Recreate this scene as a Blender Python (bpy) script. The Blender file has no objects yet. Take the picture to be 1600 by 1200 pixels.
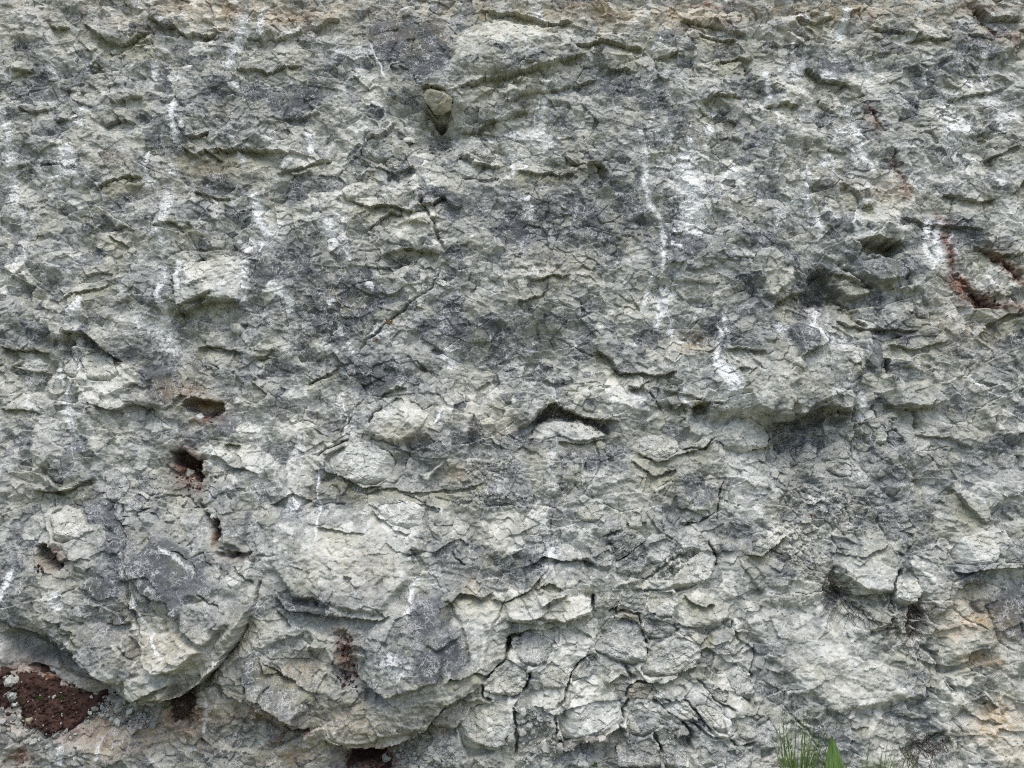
import bpy, math, random
import numpy as np
from mathutils import Vector

scn = bpy.context.scene
rng = random.Random(7)
R = math.radians

# ------------------------------------------------------------------ camera
CAM = (0.0, -4.3, 1.55)
HFOV = R(52.0)
PITCH = R(4.0)
cd = bpy.data.cameras.new('camera')
cam = bpy.data.objects.new('camera', cd)
scn.collection.objects.link(cam)
cam.location = CAM
cam.rotation_euler = (R(90) + PITCH, 0, 0)
cd.angle = HFOV
cd.clip_end = 500
scn.camera = cam

# ------------------------------------------------------------------ light
SUN_EL, SUN_AZ = R(64), R(-28)          # high, from the left behind the viewer
w = bpy.data.worlds.new('World')
scn.world = w
w.use_nodes = True
nt = w.node_tree
bg = nt.nodes['Background']
sky = nt.nodes.new('ShaderNodeTexSky')
sky.sky_type = 'NISHITA'
sky.sun_disc = False
sky.sun_elevation = SUN_EL
sky.sun_rotation = math.pi + SUN_AZ
sky.air_density = 1.0
sky.dust_density = 3.0
sky.ozone_density = 0.6
nt.links.new(sky.outputs[0], bg.inputs[0])
bg.inputs[1].default_value = 0.15
sd = bpy.data.lights.new('sun', 'SUN')
sd.energy = 0.95
sd.angle = R(30)
sd.color = (1.0, 0.95, 0.86)
so = bpy.data.objects.new('sun', sd)
scn.collection.objects.link(so)
d = Vector((math.sin(SUN_AZ) * math.cos(SUN_EL), -math.cos(SUN_AZ) * math.cos(SUN_EL), math.sin(SUN_EL)))
so.rotation_euler = d.to_track_quat('Z', 'Y').to_euler()
so.location = (-2, -4, 8)
scn.view_settings.view_transform = 'Standard'
scn.view_settings.look = 'None'
scn.view_settings.exposure = 0.72
scn.view_settings.gamma = 1.0
scn.cycles.use_denoising = False
scn.cycles.filter_width = 1.1
scn.cycles.max_bounces = 5
scn.cycles.diffuse_bounces = 3

# ------------------------------------------------------------------ wall <-> photo mapping
LEAN = R(17)
TL = math.tan(LEAN)
F = 800.0 / math.tan(HFOV / 2)
cp, sp = math.cos(PITCH), math.sin(PITCH)


def to_photo(x, y, z):
    dx, dy, dz = x - CAM[0], y - CAM[1], z - CAM[2]
    dep = dy * cp + dz * sp
    up = -dy * sp + dz * cp
    return 800 + F * dx / dep, 600 - F * up / dep


def to_wall(X, Y):
    """photo pixel -> (x, z) where its ray meets the mean plane of the wall"""
    a, b = (X - 800) / F, (600 - Y) / F
    dx, dy, dz = a, cp - b * sp, sp + b * cp
    t = (CAM[2] * TL - CAM[1]) / (dy - dz * TL)
    return CAM[0] + t * dx, CAM[2] + t * dz


# ------------------------------------------------------------------ noise
def hsh(ix, iy, seed):
    n = (ix.astype(np.uint32) * np.uint32(374761393) + iy.astype(np.uint32) * np.uint32(668265263)
         + np.uint32((seed * 2246822519) & 0xffffffff))
    n = (n ^ (n >> np.uint32(13))) * np.uint32(1274126177)
    n = n ^ (n >> np.uint32(16))
    n = n * np.uint32(2654435761)
    n = n ^ (n >> np.uint32(15))
    return (n & np.uint32(0xffffff)).astype(np.float32) / np.float32(16777216.0)


def vnoise(u, v, seed):
    iu, iv = np.floor(u), np.floor(v)
    fu, fv = (u - iu).astype(np.float32), (v - iv).astype(np.float32)
    iu, iv = iu.astype(np.int64), iv.astype(np.int64)
    su, sv = fu * fu * fu * (fu * (fu * 6 - 15) + 10), fv * fv * fv * (fv * (fv * 6 - 15) + 10)

    def g(a, b):
        an = hsh(iu + a, iv + b, seed) * np.float32(6.2831853)
        return np.cos(an) * (fu - a) + np.sin(an) * (fv - b)
    x0 = g(0, 0) * (1 - su) + g(1, 0) * su
    x1 = g(0, 1) * (1 - su) + g(1, 1) * su
    return (x0 * (1 - sv) + x1 * sv) * 1.4          # about -1..1


def fbm(u, v, seed, octv=4, gain=0.5):
    r, a = 0, 1.0
    for k in range(octv):
        r = r + a * vnoise(u * 2.03 ** k + 17.3 * k, v * 2.03 ** k - 9.1 * k, seed + k)
        a *= gain
    return r


def cells(u, v, seed, tilt, bias, step, jit=0.9):
    """fracture field: every cell is a tilted flat facet; returns height, a random tone per cell, distance to the edge"""
    iu, iv = np.floor(u).astype(np.int64), np.floor(v).astype(np.int64)
    d1 = np.full(u.shape, 9e9, np.float32)
    d2 = np.full(u.shape, 9e9, np.float32)
    bx = np.zeros(u.shape, np.int64)
    by = np.zeros(u.shape, np.int64)
    for a in (-1, 0, 1):
        for b in (-1, 0, 1):
            cx, cy = iu + a, iv + b
            px = (cx + 0.5 + jit * (hsh(cx, cy, seed) - 0.5) - u).astype(np.float32)
            py = (cy + 0.5 + jit * (hsh(cx, cy, seed + 1) - 0.5) - v).astype(np.float32)
            dd = px * px + py * py
            m = dd < d1
            d2 = np.where(m, d1, np.minimum(d2, dd))
            d1 = np.where(m, dd, d1)
            bx = np.where(m, cx, bx)
            by = np.where(m, cy, by)
    px = (u - (bx + 0.5 + jit * (hsh(bx, by, seed) - 0.5))).astype(np.float32)
    py = (v - (by + 0.5 + jit * (hsh(bx, by, seed + 1) - 0.5))).astype(np.float32)
    r1, r2, r3, r4 = (hsh(bx, by, seed + q) for q in (2, 3, 4, 5))
    h = (r1 - 0.5) * 2 * tilt * px + ((r2 - 0.5) * 2 * tilt - bias) * py + (r3 - 0.5) * 2 * step
    return h.astype(np.float32), r4, np.sqrt(d2) - np.sqrt(d1)


def tin(u, v, seed):
    """piecewise flat triangles with random corner heights"""
    s = (u + v) * 0.36602540378
    iu, iv = np.floor(u + s), np.floor(v + s)
    a, b = (u + s - iu).astype(np.float32), (v + s - iv).astype(np.float32)
    iu, iv = iu.astype(np.int64), iv.astype(np.int64)
    h00, h11 = hsh(iu, iv, seed), hsh(iu + 1, iv + 1, seed)
    h10, h01 = hsh(iu + 1, iv, seed), hsh(iu, iv + 1, seed)
    return np.where(a > b, h00 * (1 - a) + h10 * (a - b) + h11 * b, h00 * (1 - b) + h01 * (b - a) + h11 * a) * 2 - 1


def smooth(a, b, x):
    t = np.clip((x - a) / (b - a), 0, 1)
    return t * t * (3 - 2 * t)


# ------------------------------------------------------------------ the wall's grid (metres on the wall, finest inside the view)
def spaced(lo, hi, fine, edge_lo, edge_hi):
    pts = list(np.arange(lo, hi, fine))
    p, s, left = lo, fine, []
    while p > edge_lo:
        s *= 1.06
        p -= s
        left.append(p)
    p, s, right = pts[-1], fine, []
    while p < edge_hi:
        s *= 1.06
        p += s
        right.append(p)
    return np.array(left[::-1] + pts + right)


FINE = 0.0031
xs = spaced(-2.62, 2.62, FINE, -5.5, 5.5)
zs = spaced(0.16, 4.05, FINE, -0.25, 5.6)
GX, GZ = np.meshgrid(xs, zs)
PX, PY = to_photo(GX, GZ * TL, GZ)
PX, PY = PX.astype(np.float32), PY.astype(np.float32)
ROWY = PY[:, 0]
SH = GX.shape
U, V = GX.astype(np.float32), (-GZ / math.cos(LEAN)).astype(np.float32)     # V grows downwards

# jagged warps: traced lines and facets never run clean
w1 = fbm(U * 9, V * 9, 11, 4)
w2 = fbm(U * 9 + 31, V * 9, 12, 4)
w3 = fbm(U * 42, V * 42, 13, 3)
w4 = fbm(U * 42 + 31, V * 42, 14, 3)
WX = PX + 4.0 * w1 + 1.3 * w3
WY = PY + 4.0 * w2 + 1.3 * w4


def box(pts, pad):
    xsn = [p[0] for p in pts]
    ysn = [p[1] for p in pts]
    x0, x1, y0, y1 = min(xsn) - pad, max(xsn) + pad, min(ysn) - pad, max(ysn) + pad
    rows = np.where((ROWY > y0) & (ROWY < y1))[0]
    if len(rows) == 0:
        return None
    r0, r1 = rows[0], rows[-1] + 1
    cols = np.where((PX[r0:r1] > x0).any(0) & (PX[r0:r1] < x1).any(0))[0]
    if len(cols) == 0:
        return None
    return (slice(r0, r1), slice(cols[0], cols[-1] + 1))


def line_dist(X, Y, pts):
    best = np.full(X.shape, 1e9, np.float32)
    side = np.zeros(X.shape, np.float32)
    T = np.zeros(X.shape, np.float32)
    L = [math.hypot(b[0] - a[0], b[1] - a[1]) for a, b in zip(pts, pts[1:])]
    tot, acc = sum(L), 0
    for (a, b), l in zip(zip(pts, pts[1:]), L):
        ex, ey = (b[0] - a[0]) / l, (b[1] - a[1]) / l
        qx, qy = X - a[0], Y - a[1]
        t = np.clip(qx * ex + qy * ey, 0, l)
        d = np.hypot(qx - t * ex, qy - t * ey)
        s = -(ex * qy - ey * qx)                   # positive on the upper side of a line running left to right
        m = d < best
        best = np.where(m, d, best)
        side = np.where(m, np.sign(s), side)
        T = np.where(m, (acc + t) / tot, T)
        acc += l
    return best, side, T


def poly_sd(X, Y, pts):
    """signed distance in pixels, positive inside"""
    q = list(pts) + [pts[0]]
    d, _, _ = line_dist(X, Y, q)
    ins = np.zeros(X.shape, bool)
    for (ax, ay), (bx, by) in zip(q, q[1:]):
        if ay == by:
            continue
        c = ((ay > Y) != (by > Y)) & (X < (bx - ax) * (Y - ay) / (by - ay) + ax)
        ins ^= c
    return np.where(ins, d, -d)


def taper(T, e=0.12):
    return smooth(0, e, T) * smooth(0, e, 1 - T)


#DATA#
# ------------------------------------------------------------------ traced features, in photo pixels
# swells of the face: x, y, rx, ry, turn (deg), height (m)
BULGES = [
    (1190, 600, 90, 45, -8, .06), (1370, 430, 60, 26, 10, .05), (1180, 440, 70, 40, -10, .05), (1280, 462, 36, 40, 0, -.06), (1375, 350, 60, 24, 0, .04),
    (1420, 590, 50, 26, 10, .025), (1250, 530, 50, 26, 0, .04), (560, 870, 90, 40, 0, .03), (470, 860, 40, 50, 0, .03), (250, 880, 60, 50, 0, .03), (300, 1010, 60, 40, 0, .02),
    (270, 930, 190, 120, -15, .16), (620, 900, 210, 130, 8, .10), (610, 1030, 180, 85, 0, .12), (560, 840, 150, 50, 0, .03),
    (1190, 590, 110, 55, -10, .09), (1265, 545, 70, 40, -10, .04), (150, 490, 110, 50, -15, .06), (810, 110, 140, 60, -10, .06),
    (680, 140, 60, 30, 0, .05), (330, 440, 90, 40, -10, .045), (640, 660, 70, 40, 0, .04), (100, 690, 80, 70, 0, .04),
    (1330, 870, 120, 70, 0, .05), (1290, 1040, 180, 90, 20, .04), (1540, 880, 90, 50, -10, .045), (1140, 880, 90, 60, 0, .035),
    (900, 1110, 90, 60, 0, .05), (1030, 860, 80, 45, 0, .045), (860, 910, 90, 35, -15, .03), (1100, 1120, 90, 50, 20, .03),
    (450, 1090, 90, 40, 25, .05), (360, 1160, 170, 55, 0, .03), (1050, 380, 260, 70, -5, .035), (480, 420, 130, 60, 0, .02),
    (1450, 330, 130, 60, -10, .02), (1480, 560, 100, 60, 0, .03), (940, 620, 80, 30, 12, .05), (760, 640, 90, 30, -30, .03),
    (880, 590, 60, 60, 0, -.06), (1290, 690, 85, 48, -6, -.11), (690, 215, 35, 45, 0, -.09), (1280, 460, 50, 40, 0, -.05),
    (120, 1110, 160, 45, 8, -.06), (50, 1010, 80, 32, 20, -.12), (470, 1020, 60, 40, 40, -.02), (700, 740, 80, 50, -30, -.02),
    (1430, 980, 40, 70, 0, -.03), (1320, 940, 50, 35, 20, -.03), (830, 1010, 70, 60, 0, -.03), (120, 840, 80, 50, 0, .03),
    (560, 1180, 60, 30, 0, -.06), (410, 830, 60, 60, 0, -.03), (300, 740, 50, 50, 0, -.04), (860, 770, 110, 50, 0, .02),
]
# lips: points left to right (what is above stands proud, what is below is undercut), up, down (m), reach above, reach below (px)
LIPS = [
    ([(128, 37), (150, 50), (169, 61), (199, 68), (236, 51)], .025, .03, 40, 18),
    ([(159, 196), (186, 186), (213, 192)], .02, .025, 30, 12),
    ([(290, 213), (324, 206)], .015, .03, 25, 12),
    ([(327, 240), (371, 232), (408, 233), (452, 243)], .025, .035, 40, 20),
    ([(486, 50), (505, 42), (530, 34)], .02, .03, 30, 14),
    ([(145, 301), (179, 287), (192, 283), (229, 277)], .015, .02, 30, 10),
    ([(169, 368), (202, 388)], .015, .02, 24, 10),
    ([(170, 159), (229, 155)], .02, .025, 28, 13),
    ([(230, 30), (262, 42), (290, 51), (327, 52), (347, 44)], .02, .03, 30, 14),
    ([(20, 110), (55, 108)], .015, .02, 25, 10), ([(80, 45), (110, 40)], .02, .02, 25, 10),
    ([(384, 60), (440, 66), (480, 52)], .015, .02, 30, 12), ([(360, 105), (430, 112), (475, 104)], .015, .02, 30, 10),
    ([(30, 170), (50, 176), (76, 170)], .015, .02, 24, 10), ([(80, 190), (130, 180)], .012, .016, 24, 10),
    ([(430, 270), (480, 262), (520, 250)], .015, .02, 24, 10), ([(300, 300), (360, 310)], .012, .018, 24, 10),
    ([(60, 255), (120, 260)], .012, .018, 24, 10), ([(430, 190), (500, 180)], .012, .018, 24, 10),
    ([(712, 144), (740, 136), (766, 128), (834, 118), (880, 100), (918, 88)], .03, .025, 30, 14),
    ([(712, 202), (745, 200), (775, 191), (830, 170)], .025, .02, 26, 12),
    ([(780, 165), (830, 152), (900, 135), (940, 122)], .02, .018, 22, 12),
    ([(894, 71), (930, 70), (979, 74), (1010, 82)], .02, .03, 28, 14),
    ([(745, 18), (800, 24), (850, 34), (900, 36)], .02, .035, 28, 14),
    ([(935, 105), (960, 112), (986, 110)], .02, .025, 24, 12), ([(1020, 92), (1060, 85)], .02, .025, 20, 12),
    ([(662, 145), (675, 140), (690, 146), (700, 150)], .02, .05, 28, 26),
    ([(717, 240), (738, 252), (768, 264), (785, 262)], .02, .03, 24, 12),
    ([(720, 278), (750, 280), (785, 279)], .012, .02, 24, 12),
    ([(880, 245), (901, 258), (925, 260), (952, 266)], .03, .035, 30, 14),
    ([(800, 268), (850, 272), (900, 270)], .012, .015, 24, 12),
    ([(560, 250), (590, 262), (620, 266), (650, 258)], .015, .02, 24, 14),
    ([(540, 310), (580, 322), (640, 330), (665, 328)], .02, .02, 28, 14), ([(600, 395), (650, 390), (690, 398)], .02, .02, 28, 12),
    ([(1060, 30), (1100, 40), (1150, 52), (1170, 60)], .02, .025, 28, 14), ([(1090, 55), (1130, 62), (1155, 64)], .015, .02, 18, 10),
    ([(1240, 28), (1275, 34), (1300, 30)], .015, .02, 22, 12), ([(1360, 40), (1400, 48), (1440, 58)], .015, .02, 28, 10),
    ([(1530, 10), (1552, 26), (1600, 28)], .03, .05, 28, 18), ([(1410, 62), (1440, 64), (1490, 60)], .015, .02, 24, 10),
    ([(1316, 288), (1330, 300), (1347, 328), (1362, 322)], .025, .03, 24, 14),
    ([(1279, 155), (1290, 166), (1303, 179)], .02, .025, 20, 10), ([(1195, 165), (1225, 158), (1250, 168)], .02, .025, 20, 14),
    ([(1095, 165), (1120, 155), (1160, 150)], .015, .02, 24, 10), ([(1400, 340), (1450, 350), (1500, 358), (1540, 360)], .015, .02, 24, 12),
    ([(1470, 300), (1520, 318), (1560, 312)], .02, .02, 24, 12), ([(1540, 250), (1600, 225)], .02, .02, 28, 12),
    ([(1470, 160), (1520, 150), (1580, 130)], .015, .02, 28, 10), ([(1500, 215), (1540, 205)], .015, .02, 20, 10),
    ([(1520, 385), (1560, 400), (1600, 398)], .02, .03, 24, 12),
    ([(1338, 380), (1365, 372), (1400, 380), (1412, 388)], .025, .03, 24, 8),
    ([(135, 433), (176, 427)], .015, .02, 24, 10), ([(100, 470), (140, 462), (190, 440)], .012, .015, 24, 10),
    ([(275, 482), (290, 490), (310, 478), (350, 470), (380, 470)], .025, .03, 30, 14),
    ([(98, 545), (110, 518), (140, 520), (165, 542), (198, 568)], .045, .05, 40, 16),
    ([(0, 545), (40, 548), (80, 552)], .025, .03, 30, 16), ([(300, 545), (340, 540), (380, 552)], .015, .02, 26, 14),
    ([(150, 632), (175, 640), (210, 632), (245, 640)], .03, .035, 34, 18), ([(285, 628), (310, 622), (350, 630)], .03, .05, 24, 16),
    ([(0, 640), (40, 638), (70, 648)], .015, .02, 26, 12), ([(54, 762), (80, 770), (118, 764), (150, 745)], .03, .03, 34, 14),
    ([(326, 718), (345, 712), (370, 730), (410, 742)], .025, .025, 26, 14), ([(350, 690), (380, 696)], .015, .02, 18, 8),
    ([(505, 735), (518, 738), (545, 750), (570, 763), (600, 760)], .01, .03, 20, 22),
    ([(584, 796), (600, 810), (620, 824), (645, 832)], .006, .02, 14, 14),
    ([(560, 775), (610, 762), (650, 770), (700, 765), (770, 755)], .01, .015, 24, 14),
    ([(472, 600), (500, 590), (530, 575)], .015, .02, 26, 12), ([(590, 625), (610, 610), (640, 605)], .015, .02, 20, 14),
    ([(817, 672), (847, 646), (856, 630), (871, 630), (911, 652), (969, 660)], .045, .05, 30, 16),
    ([(932, 542), (950, 560), (972, 582), (1019, 586), (1060, 580)], .025, .025, 30, 12),
    ([(1040, 610), (1080, 618), (1100, 630)], .02, .025, 26, 10), ([(980, 600), (1020, 615), (1035, 650)], .015, .02, 22, 10),
    ([(870, 690), (900, 694), (948, 684)], .01, .02, 16, 10), ([(990, 705), (1030, 722), (1060, 712), (1095, 700), (1120, 690)], .012, .022, 20, 12),
    ([(905, 720), (912, 768)], .015, .015, 22, 10), ([(985, 720), (1020, 742), (1060, 735)], .02, .02, 20, 14),
    ([(1202, 490), (1210, 470), (1235, 462), (1262, 452)], .015, .05, 20, 16), ([(1235, 562), (1255, 552), (1272, 545), (1290, 530)], .03, .03, 30, 14),
    ([(1205, 662), (1245, 653), (1290, 632), (1337, 644)], .08, .09, 60, 20), ([(1080, 634), (1104, 630)], .02, .03, 20, 12),
    ([(1130, 545), (1165, 550), (1190, 545)], .015, .02, 20, 10), ([(1300, 500), (1340, 515), (1400, 512), (1440, 520)], .025, .025, 26, 14),
    ([(1380, 540), (1430, 545), (1480, 530)], .015, .02, 26, 12), ([(1385, 628), (1412, 642), (1440, 636), (1458, 622)], .025, .025, 24, 10),
    ([(1430, 680), (1480, 684), (1520, 700)], .015, .02, 26, 12), ([(1290, 425), (1330, 440), (1370, 460)], .015, .02, 20, 10),
    ([(1490, 760), (1510, 790), (1540, 820)], .025, .02, 30, 20), ([(1480, 890), (1520, 890), (1565, 885), (1600, 876)], .03, .025, 26, 14),
    ([(1290, 862), (1340, 868), (1380, 850)], .012, .015, 20, 10), ([(1320, 930), (1370, 925), (1378, 945)], .02, .02, 26, 14),
    ([(1160, 865), (1185, 866), (1210, 850), (1225, 835)], .02, .02, 24, 12),
    ([(810, 884), (835, 876), (850, 868), (871, 872), (905, 872), (935, 885)], .03, .03, 30, 16),
    ([(835, 920), (860, 908), (880, 918)], .015, .02, 20, 10), ([(845, 945), (865, 932), (885, 926)], .025, .025, 22, 14),
    ([(785, 968), (815, 968), (840, 972), (878, 972), (900, 966), (925, 958)], .025, .028, 22, 16),
    ([(790, 992), (810, 985), (830, 982), (870, 985)], .012, .02, 14, 10),
    ([(765, 935), (790, 938), (830, 915), (848, 895)], .03, .02, 30, 14),
    ([(1000, 980), (1025, 972), (1055, 975)], .02, .03, 20, 12), ([(1055, 975), (1080, 980), (1110, 972), (1140, 966)], .02, .02, 24, 12),
    ([(945, 1072), (970, 1052), (982, 1056)], .02, .02, 20, 16), ([(990, 1064), (1030, 1066), (1055, 1058), (1095, 1030)], .01, .025, 20, 12),
    ([(870, 1165), (885, 1168), (911, 1160), (942, 1150), (975, 1128)], .025, .05, 26, 18),
    ([(1055, 1008), (1090, 1005), (1110, 985)], .01, .012, 20, 10), ([(1100, 1010), (1140, 1000), (1150, 980)], .01, .015, 20, 12),
    ([(1400, 1118), (1440, 1122), (1470, 1112)], .015, .02, 20, 10), ([(1330, 1138), (1355, 1136)], .01, .015, 16, 8),
    ([(1440, 1035), (1480, 1040), (1520, 1030)], .02, .02, 24, 14), ([(1500, 1105), (1540, 1125), (1570, 1135)], .012, .015, 24, 10),
    ([(7, 969), (44, 979), (94, 1002), (115, 1020), (145, 1040), (189, 1075)], .06, .07, 60, 34),
    ([(202, 1090), (256, 1090), (297, 1080), (324, 1058), (354, 1028), (378, 994), (408, 946)], .08, .075, 80, 13),
    ([(85, 960), (110, 975), (140, 985)], .015, .02, 20, 10),
    ([(340, 1062), (378, 1083), (412, 1097), (439, 1114), (460, 1126), (486, 1132)], .05, .05, 36, 16),
    ([(420, 1020), (440, 1038), (470, 1060), (510, 1080)], .02, .02, 26, 14),
    ([(502, 1152), (530, 1154), (540, 1160), (601, 1166), (641, 1148), (672, 1126), (709, 1082), (753, 1067)], .09, .06, 75, 14),
    ([(440, 930), (470, 945), (500, 950), (560, 955), (590, 960), (625, 950)], .025, .025, 28, 14),
    ([(418, 1015), (425, 1040), (460, 1050)], .02, .02, 18, 10),
    ([(500, 820), (540, 825), (580, 830)], .012, .012, 20, 10),
    ([(420, 790), (460, 772), (500, 785)], .02, .02, 26, 10),
    ([(180, 965), (200, 968), (225, 962)], .02, .02, 20, 10),
]
# cracks: points, depth (m), half width (px)
CRACKS = [
    ([(658, 297), (656, 320), (678, 347), (692, 388), (699, 403)], .04, 2.2), ([(550, 559), (570, 535), (608, 498), (640, 476), (665, 457), (685, 430), (692, 412)], .032, 2.0),
    ([(270, 432), (272, 470)], .03, 1.8), ([(1530, 10), (1545, 35), (1556, 55), (1566, 62)], .06, 3), ([(1360, 169), (1374, 192), (1390, 206)], .035, 2),
    ([(1390, 230), (1397, 255), (1402, 272), (1418, 297), (1425, 310)], .03, 3), ([(1300, 406), (1316, 420), (1340, 437), (1367, 456)], .045, 2.2),
    ([(1482, 425), (1500, 440), (1525, 462), (1560, 480)], .035, 4), ([(1552, 400), (1570, 415), (1600, 442)], .04, 3), ([(1490, 385), (1482, 410), (1500, 440)], .02, 3),
    ([(1337, 630), (1337, 670), (1337, 712)], .025, 1.6), ([(1062, 706), (1080, 698), (1102, 702), (1110, 690), (1120, 686)], .04, 1.8),
    ([(1132, 750), (1127, 771), (1124, 798), (1118, 820)], .045, 1.8), ([(1391, 960), (1388, 935), (1392, 900), (1400, 885)], .05, 3),
    ([(200, 800), (203, 834), (212, 864), (212, 891), (220, 918), (226, 952), (240, 990), (258, 1005)], .03, 1.8),
    ([(208, 905), (232, 905), (240, 920), (236, 945)], .015, 2), ([(304, 848), (320, 876), (327, 905)], .025, 1.7), ([(330, 915), (352, 935), (375, 965)], .025, 1.6),
    ([(250, 842), (230, 866), (214, 884)], .02, 1.6), ([(284, 855), (310, 868), (330, 862), (345, 885)], .025, 1.6), ([(352, 918), (358, 900), (356, 880)], .02, 1.6),
    ([(205, 998), (220, 1015), (229, 1022), (225, 1035)], .02, 1.4), ([(240, 780), (262, 775), (300, 776), (325, 800)], .025, 1.6), ([(195, 785), (200, 805), (212, 805)], .03, 1.8),
    ([(315, 778), (330, 805), (345, 835), (350, 860)], .05, 3), ([(350, 860), (372, 870), (385, 862)], .05, 3.5), ([(415, 901), (412, 925), (405, 948)], .04, 2),
    ([(438, 940), (452, 958), (468, 975)], .03, 2.4), ([(380, 880), (395, 900), (405, 905)], .03, 2), ([(480, 790), (520, 785), (545, 785)], .02, 1.5),
    ([(495, 715), (505, 705), (530, 692), (550, 688)], .04, 2), ([(575, 665), (582, 650), (600, 635)], .03, 1.8), ([(580, 690), (600, 690), (625, 702)], .03, 1.8),
    ([(640, 628), (660, 640), (675, 636)], .025, 1.4), ([(630, 770), (650, 780), (665, 790)], .025, 1.5),
    ([(960, 878), (985, 858), (1005, 843)], .04, 1.4), ([(955, 880), (957, 860), (955, 845)], .03, 1.6), ([(1106, 845), (1120, 868), (1118, 888)], .04, 1.8),
    ([(1000, 925), (1012, 900), (1050, 875), (1080, 862)], .03, 2.4), ([(940, 838), (970, 830)], .03, 1.8),
    ([(928, 1020), (904, 1036), (893, 1050), (885, 1070), (880, 1090), (862, 1104)], .045, 2), ([(862, 1110), (870, 1140), (880, 1168)], .05, 2.4),
    ([(962, 925), (964, 958), (975, 955), (998, 960), (1002, 985), (1010, 1002), (1010, 1030), (1000, 1058)], .035, 1.7),
    ([(925, 925), (927, 955)], .035, 2), ([(948, 955), (962, 950)], .035, 2), ([(925, 1010), (950, 1025), (975, 1040), (985, 1055), (1000, 1060)], .035, 2.6),
    ([(978, 1095), (985, 1068), (1020, 1068)], .035, 2), ([(975, 1130), (975, 1110), (985, 1095)], .05, 2.6), ([(1020, 1085), (1022, 1095), (1060, 1115), (1095, 1140), (1130, 1150)], .045, 2),
    ([(1035, 1095), (1075, 1095), (1095, 1120), (1115, 1142)], .035, 1.8), ([(1022, 1140), (1030, 1160), (1040, 1180)], .045, 2.2), ([(1060, 1130), (1080, 1145), (1075, 1170)], .05, 2.4),
    ([(1135, 1150), (1150, 1165), (1175, 1160)], .04, 2), ([(1085, 1055), (1105, 1075), (1115, 1092), (1150, 1110)], .03, 1.8), ([(1005, 945), (1003, 925), (1030, 920), (1050, 918)], .03, 2),
    ([(1145, 965), (1150, 990), (1158, 1003)], .03, 1.6), ([(1180, 1000), (1172, 1050), (1176, 1110)], .02, 1.4), ([(1040, 985), (1060, 988)], .03, 2),
    ([(790, 1000), (796, 1010), (790, 1030), (775, 1045), (757, 1060)], .06, 2.8), ([(832, 1044), (822, 1070), (800, 1092)], .05, 2.2), ([(736, 1098), (730, 1115), (710, 1137), (716, 1150)], .04, 2),
    ([(802, 1100), (808, 1140), (805, 1185)], .05, 2.4), ([(755, 1062), (757, 1085), (770, 1090)], .04, 2), ([(790, 1000), (800, 995), (815, 990)], .04, 2.2),
    ([(765, 985), (786, 940), (790, 935)], .015, 1.4), ([(1465, 1040), (1480, 1060), (1495, 1080)], .03, 1.8), ([(1460, 1030), (1450, 1075), (1470, 1090)], .015, 1.3),
    ([(1430, 1000), (1460, 1025), (1485, 1060), (1493, 1078)], .03, 2.6), ([(1350, 990), (1380, 985), (1400, 980)], .02, 1.3), ([(1388, 965), (1392, 980)], .03, 1.6),
    ([(705, 860), (715, 870), (730, 882)], .02, 1.6), ([(1225, 500), (1235, 520), (1240, 545)], .02, 1.6), ([(1385, 560), (1385, 585)], .05, 3),
    ([(1430, 640), (1432, 660), (1438, 672)], .04, 3), ([(1395, 655), (1400, 675), (1420, 690)], .03, 2), ([(860, 520), (900, 545), (935, 560)], .015, 1.4),
    ([(650, 60), (640, 90)], .015, 1.4), ([(578, 60), (590, 90), (600, 110)], .01, 1.2), ([(1254, 220), (1262, 240), (1258, 250)], .02, 1.6),
    ([(1240, 1120), (1260, 1135), (1280, 1160)], .02, 1.5), ([(1480, 950), (1500, 965), (1540, 985)], .012, 1.4), ([(1540, 940), (1560, 1000), (1590, 1020)], .015, 1.5),
    ([(60, 768), (100, 772), (130, 760)], .02, 1.5), ([(160, 745), (180, 790), (175, 800)], .02, 1.5), ([(0, 1125), (20, 1150), (30, 1180)], .02, 1.6),
    ([(120, 1165), (125, 1190), (130, 1200)], .02, 1.6), ([(20, 1160), (40, 1150), (60, 1140)], .02, 1.6),
]
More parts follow.
